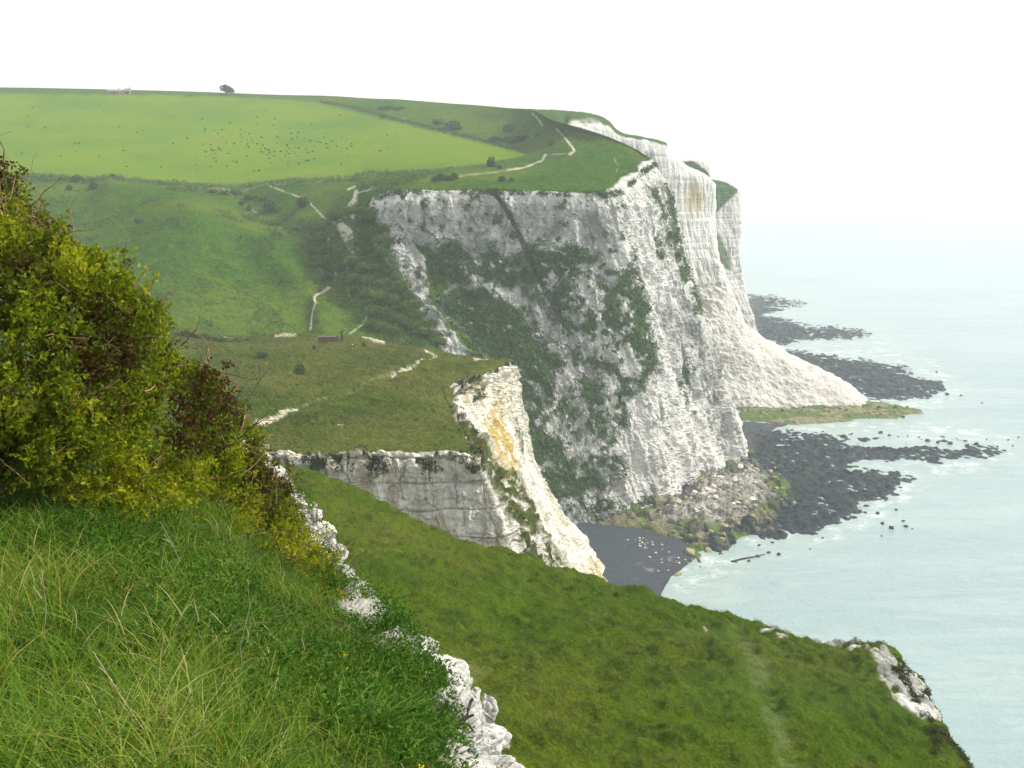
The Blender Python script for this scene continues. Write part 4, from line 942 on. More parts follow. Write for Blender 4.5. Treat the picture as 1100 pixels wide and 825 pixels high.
def house(px_, py_, L_, W_, H_, RH, label, D_):
    p0 = onE(px_, py_); e = empty('farm_building', p0, R(8), label=label, category='building')
    link('wall', boxes_mesh('wall', [(0, 0, H_/2-0.3, L_, W_, H_+0.6)]), M_render, e)
    bm = bmesh.new(); o_ = 0.25
    vs = [bm.verts.new(q) for q in [(-L_/2-o_, -W_/2-o_, H_), (L_/2+o_, -W_/2-o_, H_), (L_/2+o_, W_/2+o_, H_), (-L_/2-o_, W_/2+o_, H_), (-L_/2-o_, 0, H_+RH), (L_/2+o_, 0, H_+RH)]]
    for q in [(0, 1, 5, 4), (2, 3, 4, 5), (0, 4, 3), (1, 2, 5), (3, 2, 1, 0)]: bm.faces.new([vs[i_] for i_ in q])
    me = bpy.data.meshes.new('roof'); bm.to_mesh(me); bm.free(); rf = link('roof', me, M_slate, e)
    link('chimney', boxes_mesh('chimney', [(L_*0.3, 0, H_+RH+0.1, 0.5, 0.5, 1.2)]), M_slate, rf)
    for x_ in (-L_*0.25, L_*0.2): link('window', boxes_mesh('window', [(x_, -W_/2-0.01, H_*0.55, 0.8, 0.06, 0.8)]), M_dk, e)
    link('door', boxes_mesh('door', [(0, -W_/2-0.01, 0.9, 0.8, 0.06, 1.8)]), M_woodd, e)
house(124, 100.5, 8.5, 5, 1.6, 1.3, 'long low pale building on the skyline at the top of the pasture', 700)
house(138, 100.2, 3.2, 3.2, 1.8, 1.6, 'smaller building just right of the long low one on the skyline', 700)

def fence(name, pts, n, h, label, wires=True, patch_on=onE):
    pts = np.array(pts, float); L_ = np.r_[0, np.cumsum(np.hypot(*np.diff(pts, axis=0).T))]
    q = np.linspace(0, L_[-1], n); X_ = np.interp(q, L_, pts[:, 0]); Y_ = np.interp(q, L_, pts[:, 1])
    W_ = [patch_on(x_, y_) for x_, y_ in zip(X_, Y_)]
    e = empty(name, W_[0], 0, label=label, category='fence')
    pm_ = boxes_mesh('post', [(0, 0, h/2-0.2, 0.16, 0.16, h+0.4)])
    for w_ in W_:
        o = link('post', pm_, M_wood, e); o.location = w_-W_[0]+Vector((0, 0, rng.uniform(-0.08, 0.08)))
    for z_ in (0.45, 0.95):
        t_ = tube([np.array(w_-W_[0])+np.array([0, 0, z_*h/1.2]) for w_ in W_], 0.02, 4)
        link('wire', mesh_np('wire', t_[0], t_[1]), M_wood, e)
fence('fence', [(22,186),(60,188.5),(105,192),(160,196),(205,198.5),(245,199),(290,195),(340,191),(385,188.5)], 96, 1.25, 'long post and wire fence between the bright pasture and the rough hillside')
fence('fence', [(395,188),(430,185.5),(480,181),(530,175),(552,170.5)], 44, 1.2, 'post fence from the stile along the lower right side of the pasture')
fence('fence', [(148,100),(190,101),(235,102.5)], 20, 1.7, 'thin posts on the skyline between the farm buildings and the lone tree')
fence('fence', [(262,103.5),(330,106),(420,109),(500,114.5)], 40, 1.5, 'faint row of fence posts along the skyline right of the lone tree')
hp = np.array([(345,109),(372,114),(420,127),(470,139.5),(520,151.5),(566,164.5)], float); hl = np.r_[0, np.cumsum(np.hypot(*np.diff(hp, axis=0).T))]
hq = np.linspace(0, hl[-1], 150); hb = onE(455, 136); hv = []
for q_ in hq:
    w_ = onE(np.interp(q_, hl, hp[:, 0]), np.interp(q_, hl, hp[:, 1])); kk = 26
    c_ = np.array(w_-hb)+rng.normal(size=(kk, 3))*np.array([0.9, 1.2, 0.0])+np.array([0, 0, 1.0])*rng.random((kk, 1))*rng.uniform(0.6, 1.5)
    hv.append(leaves(c_, rdir(kk), 0.6*(0.6+0.6*rng.random(kk)), 0.5*(0.6+0.5*rng.random(kk)), rng.random(kk)*0.7))
hv = joinm(hv); he = link('hedge', mesh_np('hedge', hv[0], hv[1], {'var': hv[2]}, False), M_far_leaf, label='long low dark hedge line dividing the bright pasture from the pale down', category='hedge'); he.location = hb
# stile and gate where the white path leaves the pasture
p0 = onE(390, 189.5); g_ = empty('gate', p0, R(5), label='small pale wooden gate at the top of the white path', category='gate')
for x_ in (-1.0, 1.0): link('post', boxes_mesh('post', [(x_, 0, 0.6, 0.16, 0.16, 1.7)]), M_wood, g_)
link('gate_panel', boxes_mesh('gate_panel', [(0, 0, z_, 1.8, 0.06, 0.13) for z_ in (0.35, 0.65, 0.95, 1.25)]+[(0, -0.045, 0.8, 2.0, 0.05, 0.1, 0, 0.5)]), M_wood, g_)
# hillside stakes
for x_, y_, lab in [(354,209,'short pale marker post on the hillside left of the white path'), (342,242,'pale marker post in the scrub below the first marker post')]:
    p0 = onE(x_, y_); e = link('marker_post', boxes_mesh('marker_post', [(0, 0, 0.7, 0.18, 0.18, 1.8), (0, 0, 1.62, 0.24, 0.24, 0.06)]), M_render, label=lab, category='post'); e.location = p0
for x_, y_, h_, lab in [(306.5,469,1.5,'taller thin pale stake on the headland turf behind the shrub'), (301,484,1.3,'shorter pale stake at the edge of the headland wall')]:
    p0 = Cp.near(x_, y_, (1.5, 6.2)); e = link('stake', boxes_mesh('stake', [(0, 0, h_/2-0.1, 0.09, 0.07, h_+0.2, 0.2), (0, 0, h_+0.02, 0.11, 0.09, 0.04, 0.2)]), M_wood, label=lab, category='stake'); e.location = p0

# low brick ruin and viewpoint post at the back of the headland
m, b = new_mat('old_brick'); p = b.n('ShaderNodeTexCoord').outputs['Object']
br = b.n('ShaderNodeTexBrick'); rotp = b.n('ShaderNodeMapping'); rotp.inputs['Rotation'].default_value = (R(90), 0, 0); b.set(rotp.inputs[0], p); b.set(br.inputs['Vector'], rotp.outputs[0])
br.inputs['Color1'].default_value = (0.16, 0.085, 0.055, 1); br.inputs['Color2'].default_value = (0.10, 0.065, 0.045, 1); br.inputs['Mortar'].default_value = (0.16, 0.14, 0.12, 1); br.inputs['Scale'].default_value = 3.5
b.out(b.pbr(br.outputs[0], 0.95, b.bump(b.noise(p, 4, 4), 0.5, 0.05))); M_brick = m
p0 = onC(352, 362.3); k = p0.y/FPX
wl = empty('brick_wall', p0, 0, label='low red-brown brick wall at the back of the headland', category='wall')
link('wall_run', boxes_mesh('wall_run', [(0, 0, 0.5, 20*k, 0.5, 1.5)]), M_brick, wl)
link('coping', boxes_mesh('coping', [(0, 0, 1.30, 20*k+0.1, 0.62, 0.1)]), M_render, wl)
link('pier', boxes_mesh('pier', [(10*k+0.3, 0, 0.6, 0.5, 0.6, 1.9)]), M_brick, wl)
p0 = onC(367.5, 365); vp = empty('viewpoint_post', p0, R(0), label='dark wooden post with a tilted board on top, right of the brick wall', category='post')
link('post', boxes_mesh('post', [(0, 0, 1.0, 0.34, 0.3, 2.6)]), M_woodd, vp)
link('board', boxes_mesh('board', [(0.05, 0, 2.35, 1.35, 0.5, 0.16, 0, R(-27))]), M_woodd, vp)
link('cap', boxes_mesh('cap', [(0.75, 0, 2.78, 0.42, 0.4, 0.22, 0, R(-10))]), M_render, vp)

# ------------------------------------------------------------------ walkers
def skin_body(name, joints, edges, mat):
    me = bpy.data.meshes.new(name); me.from_pydata([j[0] for j in joints], edges, []); o = bpy.data.objects.new(name, me); S.collection.objects.link(o)
    mo = o.modifiers.new('skin', 'SKIN'); o.modifiers.new('sub', 'SUBSURF').levels = 2; o.modifiers['sub'].render_levels = 2
    for v_, j in zip(me.skin_vertices[0].data, joints): v_.radius = (j[1], j[1]*(j[2] if len(j) > 2 else 1))
    me.skin_vertices[0].data[0].use_root = True
    dg = bpy.context.evaluated_depsgraph_get(); nm = bpy.data.meshes.new_from_object(o.evaluated_get(dg)); bpy.data.objects.remove(o); nm.name = name
    nm.materials.clear(); nm.materials.append(mat); return nm
M_skin = simple_mat('skin', (0.45, 0.28, 0.2), (0.5, 0.32, 0.23), 5, 0.6, 0.1, 0.002)
M_navy = simple_mat('navy_cloth', (0.012, 0.014, 0.024), (0.02, 0.022, 0.035), 8, 0.9, 0.3, 0.004)
M_greyc = simple_mat('grey_cloth', (0.16, 0.17, 0.20), (0.2, 0.21, 0.24), 8, 0.9, 0.3, 0.004)
M_white = simple_mat('white_cloth', (0.75, 0.75, 0.73), (0.7, 0.7, 0.68), 8, 0.9, 0.3, 0.004)
def person(loc, rz, label, top, legs, hat=None):
    e = empty('person', loc, rz, label=label, category='person')
    J = [((0, 0, 0.95), 0.13, 0.8), ((0, 0, 1.18), 0.14, 0.75), ((0, 0, 1.40), 0.15, 0.7), ((0, 0, 1.52), 0.06), ((0, -0.01, 1.62), 0.088), ((0, -0.01, 1.72), 0.082),
         ((0.09, 0, 0.88), 0.095), ((0.10, -0.08, 0.48), 0.065), ((0.10, -0.02, 0.09), 0.045), ((0.10, -0.17, 0.04), 0.04),
         ((-0.09, 0, 0.88), 0.095), ((-0.10, 0.10, 0.48), 0.065), ((-0.10, 0.22, 0.11), 0.045), ((-0.10, 0.10, 0.04), 0.04),
         ((0.19, 0, 1.38), 0.06), ((0.25, 0.06, 1.12), 0.045), ((0.25, -0.06, 0.90), 0.034), ((0.24, -0.10, 0.81), 0.038),
         ((-0.19, 0, 1.38), 0.06), ((-0.25, -0.04, 1.12), 0.045), ((-0.25, -0.16, 0.92), 0.034), ((-0.24, -0.2, 0.84), 0.038)]
    Ed = [(0, 1), (1, 2), (2, 3), (3, 4), (4, 5), (0, 6), (6, 7), (7, 8), (8, 9), (0, 10), (10, 11), (11, 12), (12, 13), (2, 14), (14, 15), (15, 16), (16, 17), (2, 18), (18, 19), (19, 20), (20, 21)]
    link('body', skin_body('body', J, Ed, M_skin), None, e)
    g = 1.14
    tj = [((0, 0, 0.90), 0.13*g, 0.85), ((0, 0, 1.18), 0.14*g, 0.8), ((0, 0, 1.40), 0.15*g, 0.75), ((0, 0, 1.47), 0.085), ((0.19, 0, 1.38), 0.075), ((0.25, 0.06, 1.12), 0.058), ((0.25, -0.05, 0.92), 0.048), ((-0.19, 0, 1.38), 0.075), ((-0.25, -0.04, 1.12), 0.058), ((-0.25, -0.15, 0.94), 0.048)]
    link('jacket', skin_body('jacket', tj, [(0, 1), (1, 2), (2, 3), (2, 4), (4, 5), (5, 6), (2, 7), (7, 8), (8, 9)], top), None, e)
    lj = [((0, 0, 0.95), 0.145, 0.85), ((0.09, 0, 0.86), 0.11), ((0.10, -0.08, 0.48), 0.082), ((0.10, -0.02, 0.12), 0.065), ((-0.09, 0, 0.86), 0.11), ((-0.10, 0.10, 0.48), 0.082), ((-0.10, 0.21, 0.14), 0.065)]
    link('trousers', skin_body('trousers', lj, [(0, 1), (1, 2), (2, 3), (0, 4), (4, 5), (5, 6)], legs), None, e)
    hj = [((0, 0.02, 1.72), 0.10), ((0, 0.01, 1.79), 0.075)]
    link('hat' if hat else 'hair', skin_body('hat', hj, [(0, 1)], hat or M_dk), None, e)
    return e
p0 = onC(378.5, 377.5)
pr = person(p0, R(160), 'walker in dark jacket with a white pack high on the shoulders, on the headland turf', M_navy, M_greyc)
link('backpack', skin_body('backpack', [((0.0, -0.17, 1.40), 0.16), ((0, -0.18, 1.62), 0.17)], [(0, 1)], M_white), None, pr)
p1 = onE(555, 176.5); q1_ = person(p1, R(100), 'small distant walker in dark clothes on the clifftop path by the pasture corner', M_navy, M_navy); q1_.scale = (1, 1, 1.0)

# ------------------------------------------------------------------ dark tufts in the pasture
me_t = protos[1][0]
for q in range(190):
    if rng.random() < 0.72: x_, y_ = rng.normal(285, 52), rng.normal(156, 12)
    else: x_, y_ = rng.uniform(5, 430), rng.uniform(112, 180)
    y_ = min(max(y_, 108), 184); x_ = min(max(x_, 4), 430)
    if x_ > 345 and y_ < 110+(x_-345)*0.22+5: continue
    p0 = onE(x_, y_)
    o = link('weed_tuft', me_t, M_far_leaf, label=('small dark weed tuft in the far left part of the bright pasture' if x_ < 190 else 'small dark weed tuft in the dense patch in the middle of the bright pasture' if x_ < 330 else 'small dark weed tuft near the right corner of the bright pasture'), category='weeds', group='dark weed tufts scattered over the pasture')
    o.location = (p0.x, p0.y, p0.z-0.1); s_ = rng.uniform(0.4, 0.85); o.scale = (s_*1.2, s_*1.2, s_*0.8); o.rotation_euler = (0, 0, rng.uniform(0, 6))

# ------------------------------------------------------------------ boulders on the shore
rocksF = [rock_mesh('boulder', k_, 12, 3) for k_ in range(5)]
def shore_pt(x_, y_):
    P_ = at_z(x_, y_, 0.0); i_ = np.argmin(np.abs(SGY[:, 0]-y_)); j_ = np.argmin(np.abs(SGX[0]-x_)); return P_, max(SHH[i_, j_], 0.0)
def boulder(x_, y_, wpx, mat, label, group, name='boulder', sink=0.25):
    P_, h_ = shore_pt(x_, y_); k = P_[1]/FPX; r_ = wpx*k/2
    o = link(name, rocksF[int(rng.integers(5))], None, label=label, category='rock', group=group)
    if o.data.materials: pass
    else: o.data.materials.append(mat)
    o.material_slots[0].link = 'OBJECT'; o.material_slots[0].material = mat
    o.location = (P_[0], P_[1], h_+r_*(0.5-sink)); o.scale = (r_, r_*rng.uniform(0.7, 1), r_*rng.uniform(0.6, 0.9)); o.rotation_euler = (rng.uniform(-.3, .3), rng.uniform(-.3, .3), rng.uniform(0, 6))
for x_, y_, w_ in [(814,598,7),(826,594,6),(837,596,8),(805,603,5),(791,604,4),(815,586,5),(830,583,5),(948,563,6),(958,568,9),(973,566,7),(980,568,3),(970,560,5),(947,576,3),(963,548,5),(929,551,5),(943,552,6),(957,510,3),(1006,400,4),(1018,424,6),(1032,425,4),(1055,433,3),(963,512,3),(1020,477,8),(1007,476,6),(996,474,7),(1037,474,5),(1048,478,7),(1060,472,3),(975,468,3),(955,468,5),(946,465,7),(915,466,4),(884,464,4),(1071,480,4),(1094,470,3),(1083,473,4),(1088,479,3),(870,590,3),(884,578,4),(722,612,3),(741,603,4),(752,609,3)]:
    boulder(x_, y_, w_, M_dark, ('dark weedy rock in the shallows just off the dark beach' if y_ > 570 and x_ < 900 else 'dark weedy rock in open water below the long reef' if y_ > 540 else 'dark weedy rock off the tip of the long reef' if y_ > 460 else 'dark weedy rock in the water off the farther reef'), 'dark rocks in the shallow water', 'sea_rock')
rr = np.random.default_rng(9); cnt = 0
while cnt < 170:
    x_, y_ = rr.uniform(690, 845), rr.uniform(500, 600)
    i_ = np.argmin(np.abs(SGY[:, 0]-y_)); j_ = np.argmin(np.abs(SGX[0]-x_))
    if rub[i_, j_] < 2 or (x_ < 790 and y_ < 480): continue
    up_ = rub[i_, j_] > 24
    boulder(x_, y_, 3+(11 if up_ else 8)*rr.random()**1.8, M_chalkfar if up_ and rr.random() < 0.8 else (M_ochre if rr.random() < 0.75 else M_dark),
        *((('pale fallen boulder in the lower left of the heap against the big cliff' if x_ < 745 else 'pale fallen boulder in the middle of the heap against the big cliff' if x_ < 785 else 'pale fallen boulder at the seaward end of the heap against the big cliff'), 'pale boulders fallen from the big cliff') if up_ else (('algae-stained boulder beside the dark beach at the tide line' if x_ < 765 else 'algae-stained boulder where the heap below the big cliff meets the reef' if y_ < 548 else 'algae-stained boulder at the water side of the heap below the big cliff'), 'stained boulders at the tide line below the big cliff'))); cnt += 1
for q in range(60):
    x_, y_ = rr.uniform(800, 975), rr.uniform(438, 450)
    boulder(x_, y_, rr.uniform(2.5, 6), M_ochre if rr.random() < 0.6 else M_dark, ('small stained boulder in the band below the inner part of the rock fall' if x_ < 860 else 'small stained boulder in the band below the seaward toe of the rock fall'), 'boulders edging the rock fall', sink=0.2)
for q in range(46):
    x_, y_ = (rr.normal(693, 9), rr.normal(586, 4)) if q < 26 else (rr.normal(722, 12), rr.normal(606, 5))
    boulder(x_, y_, rr.uniform(1.5, 4.5), M_chalkfar, ('small white chalk lump in the upper cluster on the dark beach' if q < 26 else 'small white chalk lump in the lower cluster on the dark beach near the water'), 'white chalk lumps on the beach', 'chalk_lump', 0.3)
for x_, y_, w_ in [(742,596,20),(728,618,12),(760,592,14),(776,585,10)]:
    boulder(x_, y_, w_, M_ochre, 'flat yellow-stained slab at the water line beside the beach', 'flat slabs at the water line', 'slab', 0.45)
pts = [shore_pt(x_, y_)[0]+np.array([0, 0, 0.25]) for x_, y_ in [(786,604),(798,601),(810,599),(822,596)]]
t = tube(pts, [0.25, 0.22, 0.16, 0.1], 6); link('driftwood', mesh_np('driftwood', t[0], t[1]), M_woodd, label='long dark driftwood spar lying in the shallows off the beach', category='driftwood')

# ------------------------------------------------------------------ grass on the terrace and the headland
def fade_in(px_, py_, m_=60): return ((px_ > -m_) & (px_ < PW+m_) & (py_ > 0) & (py_ < PH+60)).astype(float)
X_, Y_ = fc(Tp.px), fc(Tp.py); rk, trd = fc(rock), fc(trod)
wg = fade_in(X_, Y_)*(1-rk)*(1-0.75*trd)*(0.5+fc(tus))*(fc(Tp.ri) < 7.4)*(Y_ > 500)/np.maximum(fc(Tp.G[..., 1]), 10)**1.0
Pg, Ng = scatter(Tp, 90000, wg)
cl_ = fbm(Pg, 0.5, 3, 151); n = len(Pg)
Pg = np.repeat(Pg, 3, 0)+rng.normal(size=(3*n, 3))*np.array([0.05, 0.05, 0]); cl_ = np.repeat(cl_, 3); Ng = np.repeat(Ng, 3, 0)
Lg = (0.09+0.14*rng.random(3*n))*(1+1.6*np.clip(cl_+0.15, -0.3, 1))
ln = unit(np.array([[-0.7, 0.2, 0.0]])+rng.normal(size=(3*n, 3))*0.6*np.array([1, 1, 0.1]))
v, f, a = blades(Pg, unit(Ng*0.4+np.array([0, 0, 0.6])+rng.normal(size=(3*n, 3))*0.15), Lg, 0.011+0.012*rng.random(3*n), ln, 1, np.clip(0.42+0.75*cl_+0.5*fbm(Pg, 0.09, 3, 154)+0.22*rng.normal(size=3*n), 0, 1), 0.7)
link('grass', mesh_np('grass', v, f, {'var': a}), M_grassT, kind='stuff', label='short wind-combed grass covering the terrace', category='grass')
wg = fade_in(fc(Cp.px), fc(Cp.py))*(1-fc(face_C) if 'face_C' in globals() else (fc(Cp.ri) < 5.9))*(fc(Cp.ri) > 1)
Pg, Ng = scatter(Cp, 60000, wg*ss(-0.2, 0.3, fc(fbm(Cp.G, 0.12, 3, 152)))+wg*0.2)
n = len(Pg); cl_ = fbm(Pg, 0.15, 3, 153)
v, f, a = blades(Pg, unit(np.array([[0, 0, 1.0]])+rng.normal(size=(n, 3))*0.2), 0.12+0.25*rng.random(n)*(1+cl_), 0.10+0.1*rng.random(n), ln[:n], 1, np.clip(0.55+0.6*cl_+0.25*rng.normal(size=n), 0, 1), 0.6)
M_grassC = leaf_mat('headland_grass', [(0.0, (0.030, 0.052, 0.006)), (0.5, (0.056, 0.082, 0.009)), (0.85, (0.092, 0.105, 0.02)), (1.0, (0.15, 0.135, 0.045))], 0.25)
link('grass', mesh_np('grass', v, f, {'var': a}), M_grassC, kind='stuff', label='tussocky grass on top of the headland', category='grass')

# ------------------------------------------------------------------ the shrubs on the left of the bank
class Hull(Patch):
    pass
def shrub(name, rows_, n_shoot, per, mats, label, lump=0.22, thick=0.45, seed=0, twigs=260, bare=0, bias=0.0, brown=None, leafL=0.046, outward=(0.25, -0.75, 0.6)):
    Q = Patch(np.array([[H(*p) for p in r] for r in rows_]), 6, 500)
    P0, n0 = scatter(Q, n_shoot, np.ones(fc(Q.px).shape))
    O = unit(np.array([outward])); nn = unit(n0*np.where((n0*(EYE-P0)).sum(-1, keepdims=True) > 0, 1, -1)+O*0.8)
    lmp = fbm(P0+seed, 1.3, 3, 161)*lump*1.9+fbm(P0+seed, 3.5, 3, 162)*lump*1.2
    dep = rng.random(n_shoot)**1.3*thick-(rng.random(n_shoot) < 0.10)*rng.random(n_shoot)*0.28
    P1 = P0+nn*(lmp-dep)[:, None]
    # gaps between the sprays
    keep = (fbm(P0, 3.0, 3, 163)+0.22*rng.normal(size=n_shoot)) > -0.16
    P1, nn, dep, P0 = P1[keep], nn[keep], dep[keep], P0[keep]; n = len(P1)
    sd = unit(nn*0.9+rdir(n)*0.8+np.array([0, 0, 0.35])); sl_ = 0.04+0.12*rng.random(n)
    t = rng.random((n, per)); C = P1[:, None]+sd[:, None]*(sl_[:, None]*t)[..., None]+rng.normal(size=(n, per, 3))*0.012
    Dn = unit(sd[:, None]*0.5+rng.normal(size=(n, per, 3))*0.8+np.array([0, 0, 0.15]))
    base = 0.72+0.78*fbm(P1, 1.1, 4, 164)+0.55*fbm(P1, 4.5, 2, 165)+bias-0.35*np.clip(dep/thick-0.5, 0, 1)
    if brown is not None:
        bx, by = proj(P1); base = base-brown(bx, by)
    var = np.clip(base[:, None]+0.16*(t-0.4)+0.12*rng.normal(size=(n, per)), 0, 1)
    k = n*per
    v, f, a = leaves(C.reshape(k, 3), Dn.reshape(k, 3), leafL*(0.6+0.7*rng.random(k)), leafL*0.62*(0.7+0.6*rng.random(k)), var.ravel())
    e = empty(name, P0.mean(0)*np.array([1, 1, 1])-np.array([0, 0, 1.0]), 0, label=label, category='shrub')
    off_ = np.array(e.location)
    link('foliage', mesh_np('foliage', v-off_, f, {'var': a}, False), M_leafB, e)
    tw = []
    for q in rng.choice(n, min(twigs, n), replace=False):
        L_ = rng.uniform(0.15, 0.6); p_ = P1[q]-nn[q]*0.10
        w_ = wander(p_, unit(rng.normal(size=3)*0.7+np.array([0.55, 0, 0.35])), L_, 6, 0.28)
        tw.append(tube(w_, np.linspace(rng.uniform(0.004, 0.010), 0.0022, 6), 4))
    tw = joinm(tw); link('branchwork', mesh_np('branchwork', tw[0]-off_, tw[1]), M_bark, e)
    return e, P0, nn, off_
hull_main = [
 [(-260,185,9.0),(-110,240,8.8),(0,268,8.6),(60,276,8.8),(100,300,9.0),(140,335,9.3),(175,372,9.8),(212,415,10.4),(243,455,11),(278,502,12),(318,560,13.2)],
 [(-260,180,7.9),(-110,232,7.7),(0,258,7.5),(55,268,7.6),(95,292,7.9),(135,328,8.2),(172,368,8.7),(208,412,9.3),(240,452,10),(274,500,11),(312,558,12.2)],
 [(-260,300,6.6),(-110,330,6.4),(0,345,6.3),(45,350,6.5),(78,368,6.8),(110,398,7.1),(142,430,7.6),(176,468,8.2),(208,505,9),(245,548,10),(285,595,11)],
 [(-260,420,6.0),(-110,440,6.0),(0,445,6.0),(38,450,6.2),(66,465,6.5),(92,485,6.9),(120,508,7.4),(152,532,8.1),(186,562,8.9),(225,594,9.7),(265,632,10.4)],
 [(-260,545,6.2),(-110,545,6.3),(0,532,6.6),(36,535,6.8),(64,540,7),(95,545,7.4),(124,552,7.8),(152,572,8.4),(182,602,8.6),(220,632,9.0),(258,662,9.6)]]
hull_main = [[(-760, r[0][1]+20, r[0][2])]+r for r in hull_main]
hull_main = [[(x-9*min(max((x-40)/100, 0), 1), y, D) for x, y, D in r] for r in hull_main]
shrub('hawthorn_shrub', hull_main, 31000, 9, None, 'big leafy green hawthorn shrub filling the left side, with bare brown twigs', seed=1, twigs=800,
      brown=lambda x, y: 0.40*ss(140, 250, x)+0.30*ss(0.1, 0.5, np.sin(x*0.031+1)*np.sin(y*0.027+x*0.01)))
hull_low = [
 [(225,470,12.5),(262,498,12.8),(292,530,12.5),(316,558,11.8),(340,600,10.9),(360,635,10.2),(378,672,9.5)],
 [(215,462,11.4),(252,490,11.7),(282,524,11.6),(308,554,11.2),(332,596,10.4),(352,632,9.7),(370,668,9.0)],
 [(205,510,10.6),(235,538,10.4),(262,570,10.0),(285,600,9.6),(308,632,9.2),(328,662,8.8),(348,692,8.4)],
 [(200,562,9.6),(225,590,9.3),(246,616,9.0),(266,640,8.7),(286,662,8.5),(306,686,8.3),(328,708,8.1)]]
shrub('brown_shrub', hull_low, 5600, 8, None, 'low brownish shrub with red-brown leaves beside the white chalk edge', seed=2, twigs=520, bias=-0.17, lump=0.16, thick=0.3, leafL=0.042)
hull_top = [
 [(-240,120,11),(-100,150,10.8),(-30,180,10.6),(10,205,10.6),(40,232,10.8),(62,262,11)],
 [(-240,120,10),(-100,150,9.8),(-30,178,9.6),(8,204,9.6),(36,232,9.8),(55,262,10)],
 [(-240,230,9.0),(-100,235,8.9),(-30,240,8.8),(5,250,8.8),(28,265,8.9),(45,282,9.0)],
 [(-240,330,8.8),(-100,330,8.7),(-30,320,8.7),(5,310,8.7),(28,305,8.8),(48,305,8.9)]]
e3, P3, n3_, o3 = shrub('twiggy_shrub', hull_top, 3600, 8, None, 'half-bare thorn shrub with brown leaves at the upper left, behind the green shrub', seed=3, twigs=160, bias=-0.12, lump=0.15, thick=0.3, leafL=0.042)
tw = []
for q in range(44):
    x_, y_ = rng.uniform(8, 88), 0; y_ = 262+0.35*x_+rng.uniform(-4, 10); D_ = rng.uniform(8.6, 9.2)
    top_ = 205+x_*0.62+rng.uniform(-6, 26); L_ = max(0.12, (y_-top_)*D_/FPX)
    w_ = wander(H(x_, y_, D_), unit(np.array([rng.uniform(-0.6, 0.25), rng.uniform(-.3, .3), 1.0])), L_*1.15, 8, 0.2, 0.06)
    r0 = rng.uniform(0.006, 0.012)*1.3; tw.append(tube(w_, np.linspace(r0, r0*0.25, 8), 5))
    for z in range(3):
        i_ = int(rng.integers(2, 7)); tw.append(tube(wander(w_[i_], unit(rng.normal(size=3)*0.8+np.array([0, 0, 0.6])), L_*0.4, 5, 0.25), np.linspace(r0*0.5, 0.002, 5), 4))
tw = joinm(tw); link('bare_twigs', mesh_np('bare_twigs', tw[0]-o3, tw[1]), M_bark, e3)
# loose bare stems standing out of the shrubs against the view
for nm, base_, lst, lab in [('bare_twig', (112,308,8.2), [((118,305), (143,280)), ((128,295), (136,262))], 'thin bare dark twig leaning out over the green shrub towards the hillside'),
                     ('bare_shrub', (232,470,10.2), [((236,440), (222,372)), ((240,440), (244,385)), ((246,445), (262,415)), ((250,452), (286,398)), ((228,425), (206,355)), ((258,470), (292,440)), ((236,400), (270,408))], 'cluster of thin bare stems rising from the shrub against the headland turf'),
                     ('bare_shrub', (330,600,11.5), [((340,600), (352,560)), ((352,620), (372,588)), ((362,640), (392,612)), ((345,590), (338,548)), ((375,660), (398,622)), ((368,640), (382,600))], 'cluster of thin bare stems above the lower end of the chalk edge')]:
    tw = []
    for a_, b_ in lst:
        p_, q_ = H(*a_, base_[2]), H(*b_, base_[2]+rng.uniform(-.2, .2)); mid = (p_+q_)/2+rng.normal(size=3)*0.03
        tw.append(tube([p_-(q_-p_)*0.4, p_, mid, q_], [0.005, 0.0045, 0.0035, 0.002], 4))
        for z in range(4):
            c_ = p_+(q_-p_)*rng.uniform(0.3, 0.95); tw.append(tube(wander(c_, unit((q_-p_)/np.linalg.norm(q_-p_)+rng.normal(size=3)*0.6), np.linalg.norm(q_-p_)*0.3, 4, 0.2), [0.003, 0.0025, 0.002, 0.0015], 3))
    t = joinm(tw); c0 = H(*base_); e = link(nm, mesh_np(nm, t[0]-c0, t[1]), M_bark2, label=lab, category='bare shrub'); e.location = c0

# ------------------------------------------------------------------ chalk blocks along the rim of the bank
blk = [rock_mesh('chalk_block', 40+k_, 20, 4, 0.8, 0.20) for k_ in range(6)]
def block(x_, y_, D_, wpx, hpx, label, group=None, rz=None):
    k = D_/FPX; p_ = H(x_, y_, D_)
    o = link('chalk_block', blk[int(rng.integers(6))], None, label=label, category='rock')
    if group: o['group'] = group
    if not o.data.materials: o.data.materials.append(M_chalk)
    o.location = p_; o.scale = (wpx*k/2, wpx*k/2*rng.uniform(0.8, 1.1), hpx*k/2*1.15); o.rotation_euler = (rng.uniform(-.25, .25), rng.uniform(-.2, .5), rng.uniform(0, 6) if rz is None else rz)
    return o
for a_ in [(500,757,7.5,64,52,'large cracked white chalk block behind the curved dead branch'), (516,800,7.2,78,52,'largest rounded white chalk block low at the bottom of the rim'), (462,752,7.4,50,34,'pale chalk block at the left of the largest group, beside the green plants'),
           (520,765,7.8,36,60,'rounded upright chalk block at the outer edge right of the dead branch'), (488,742,7.9,34,24,'small chalk block at the head of the large group'), (524,826,6.8,70,30,'flat chalk slab at the very bottom edge of the picture'), (478,778,7.1,34,24,'mossy chalk lump under the dead branch'), (470,796,6.9,36,30,'white chalk lump among the leaves left of the largest block'),
           (338,553,12.6,28,22,'topmost chalk block where the rim first shows beside the brown shrub'), (346,570,12.2,36,24,'broad white chalk block second from the top of the rim'), (362,590,11.8,26,30,'chalk block with a rounded right edge in the upper rim'), (270,476,90,26,13,'isolated white chalk rock peeping out between the shrub and the headland wall'), (286,479,90,12,9,'small white rock right of the isolated one beside the headland wall')]:
    block(*a_)
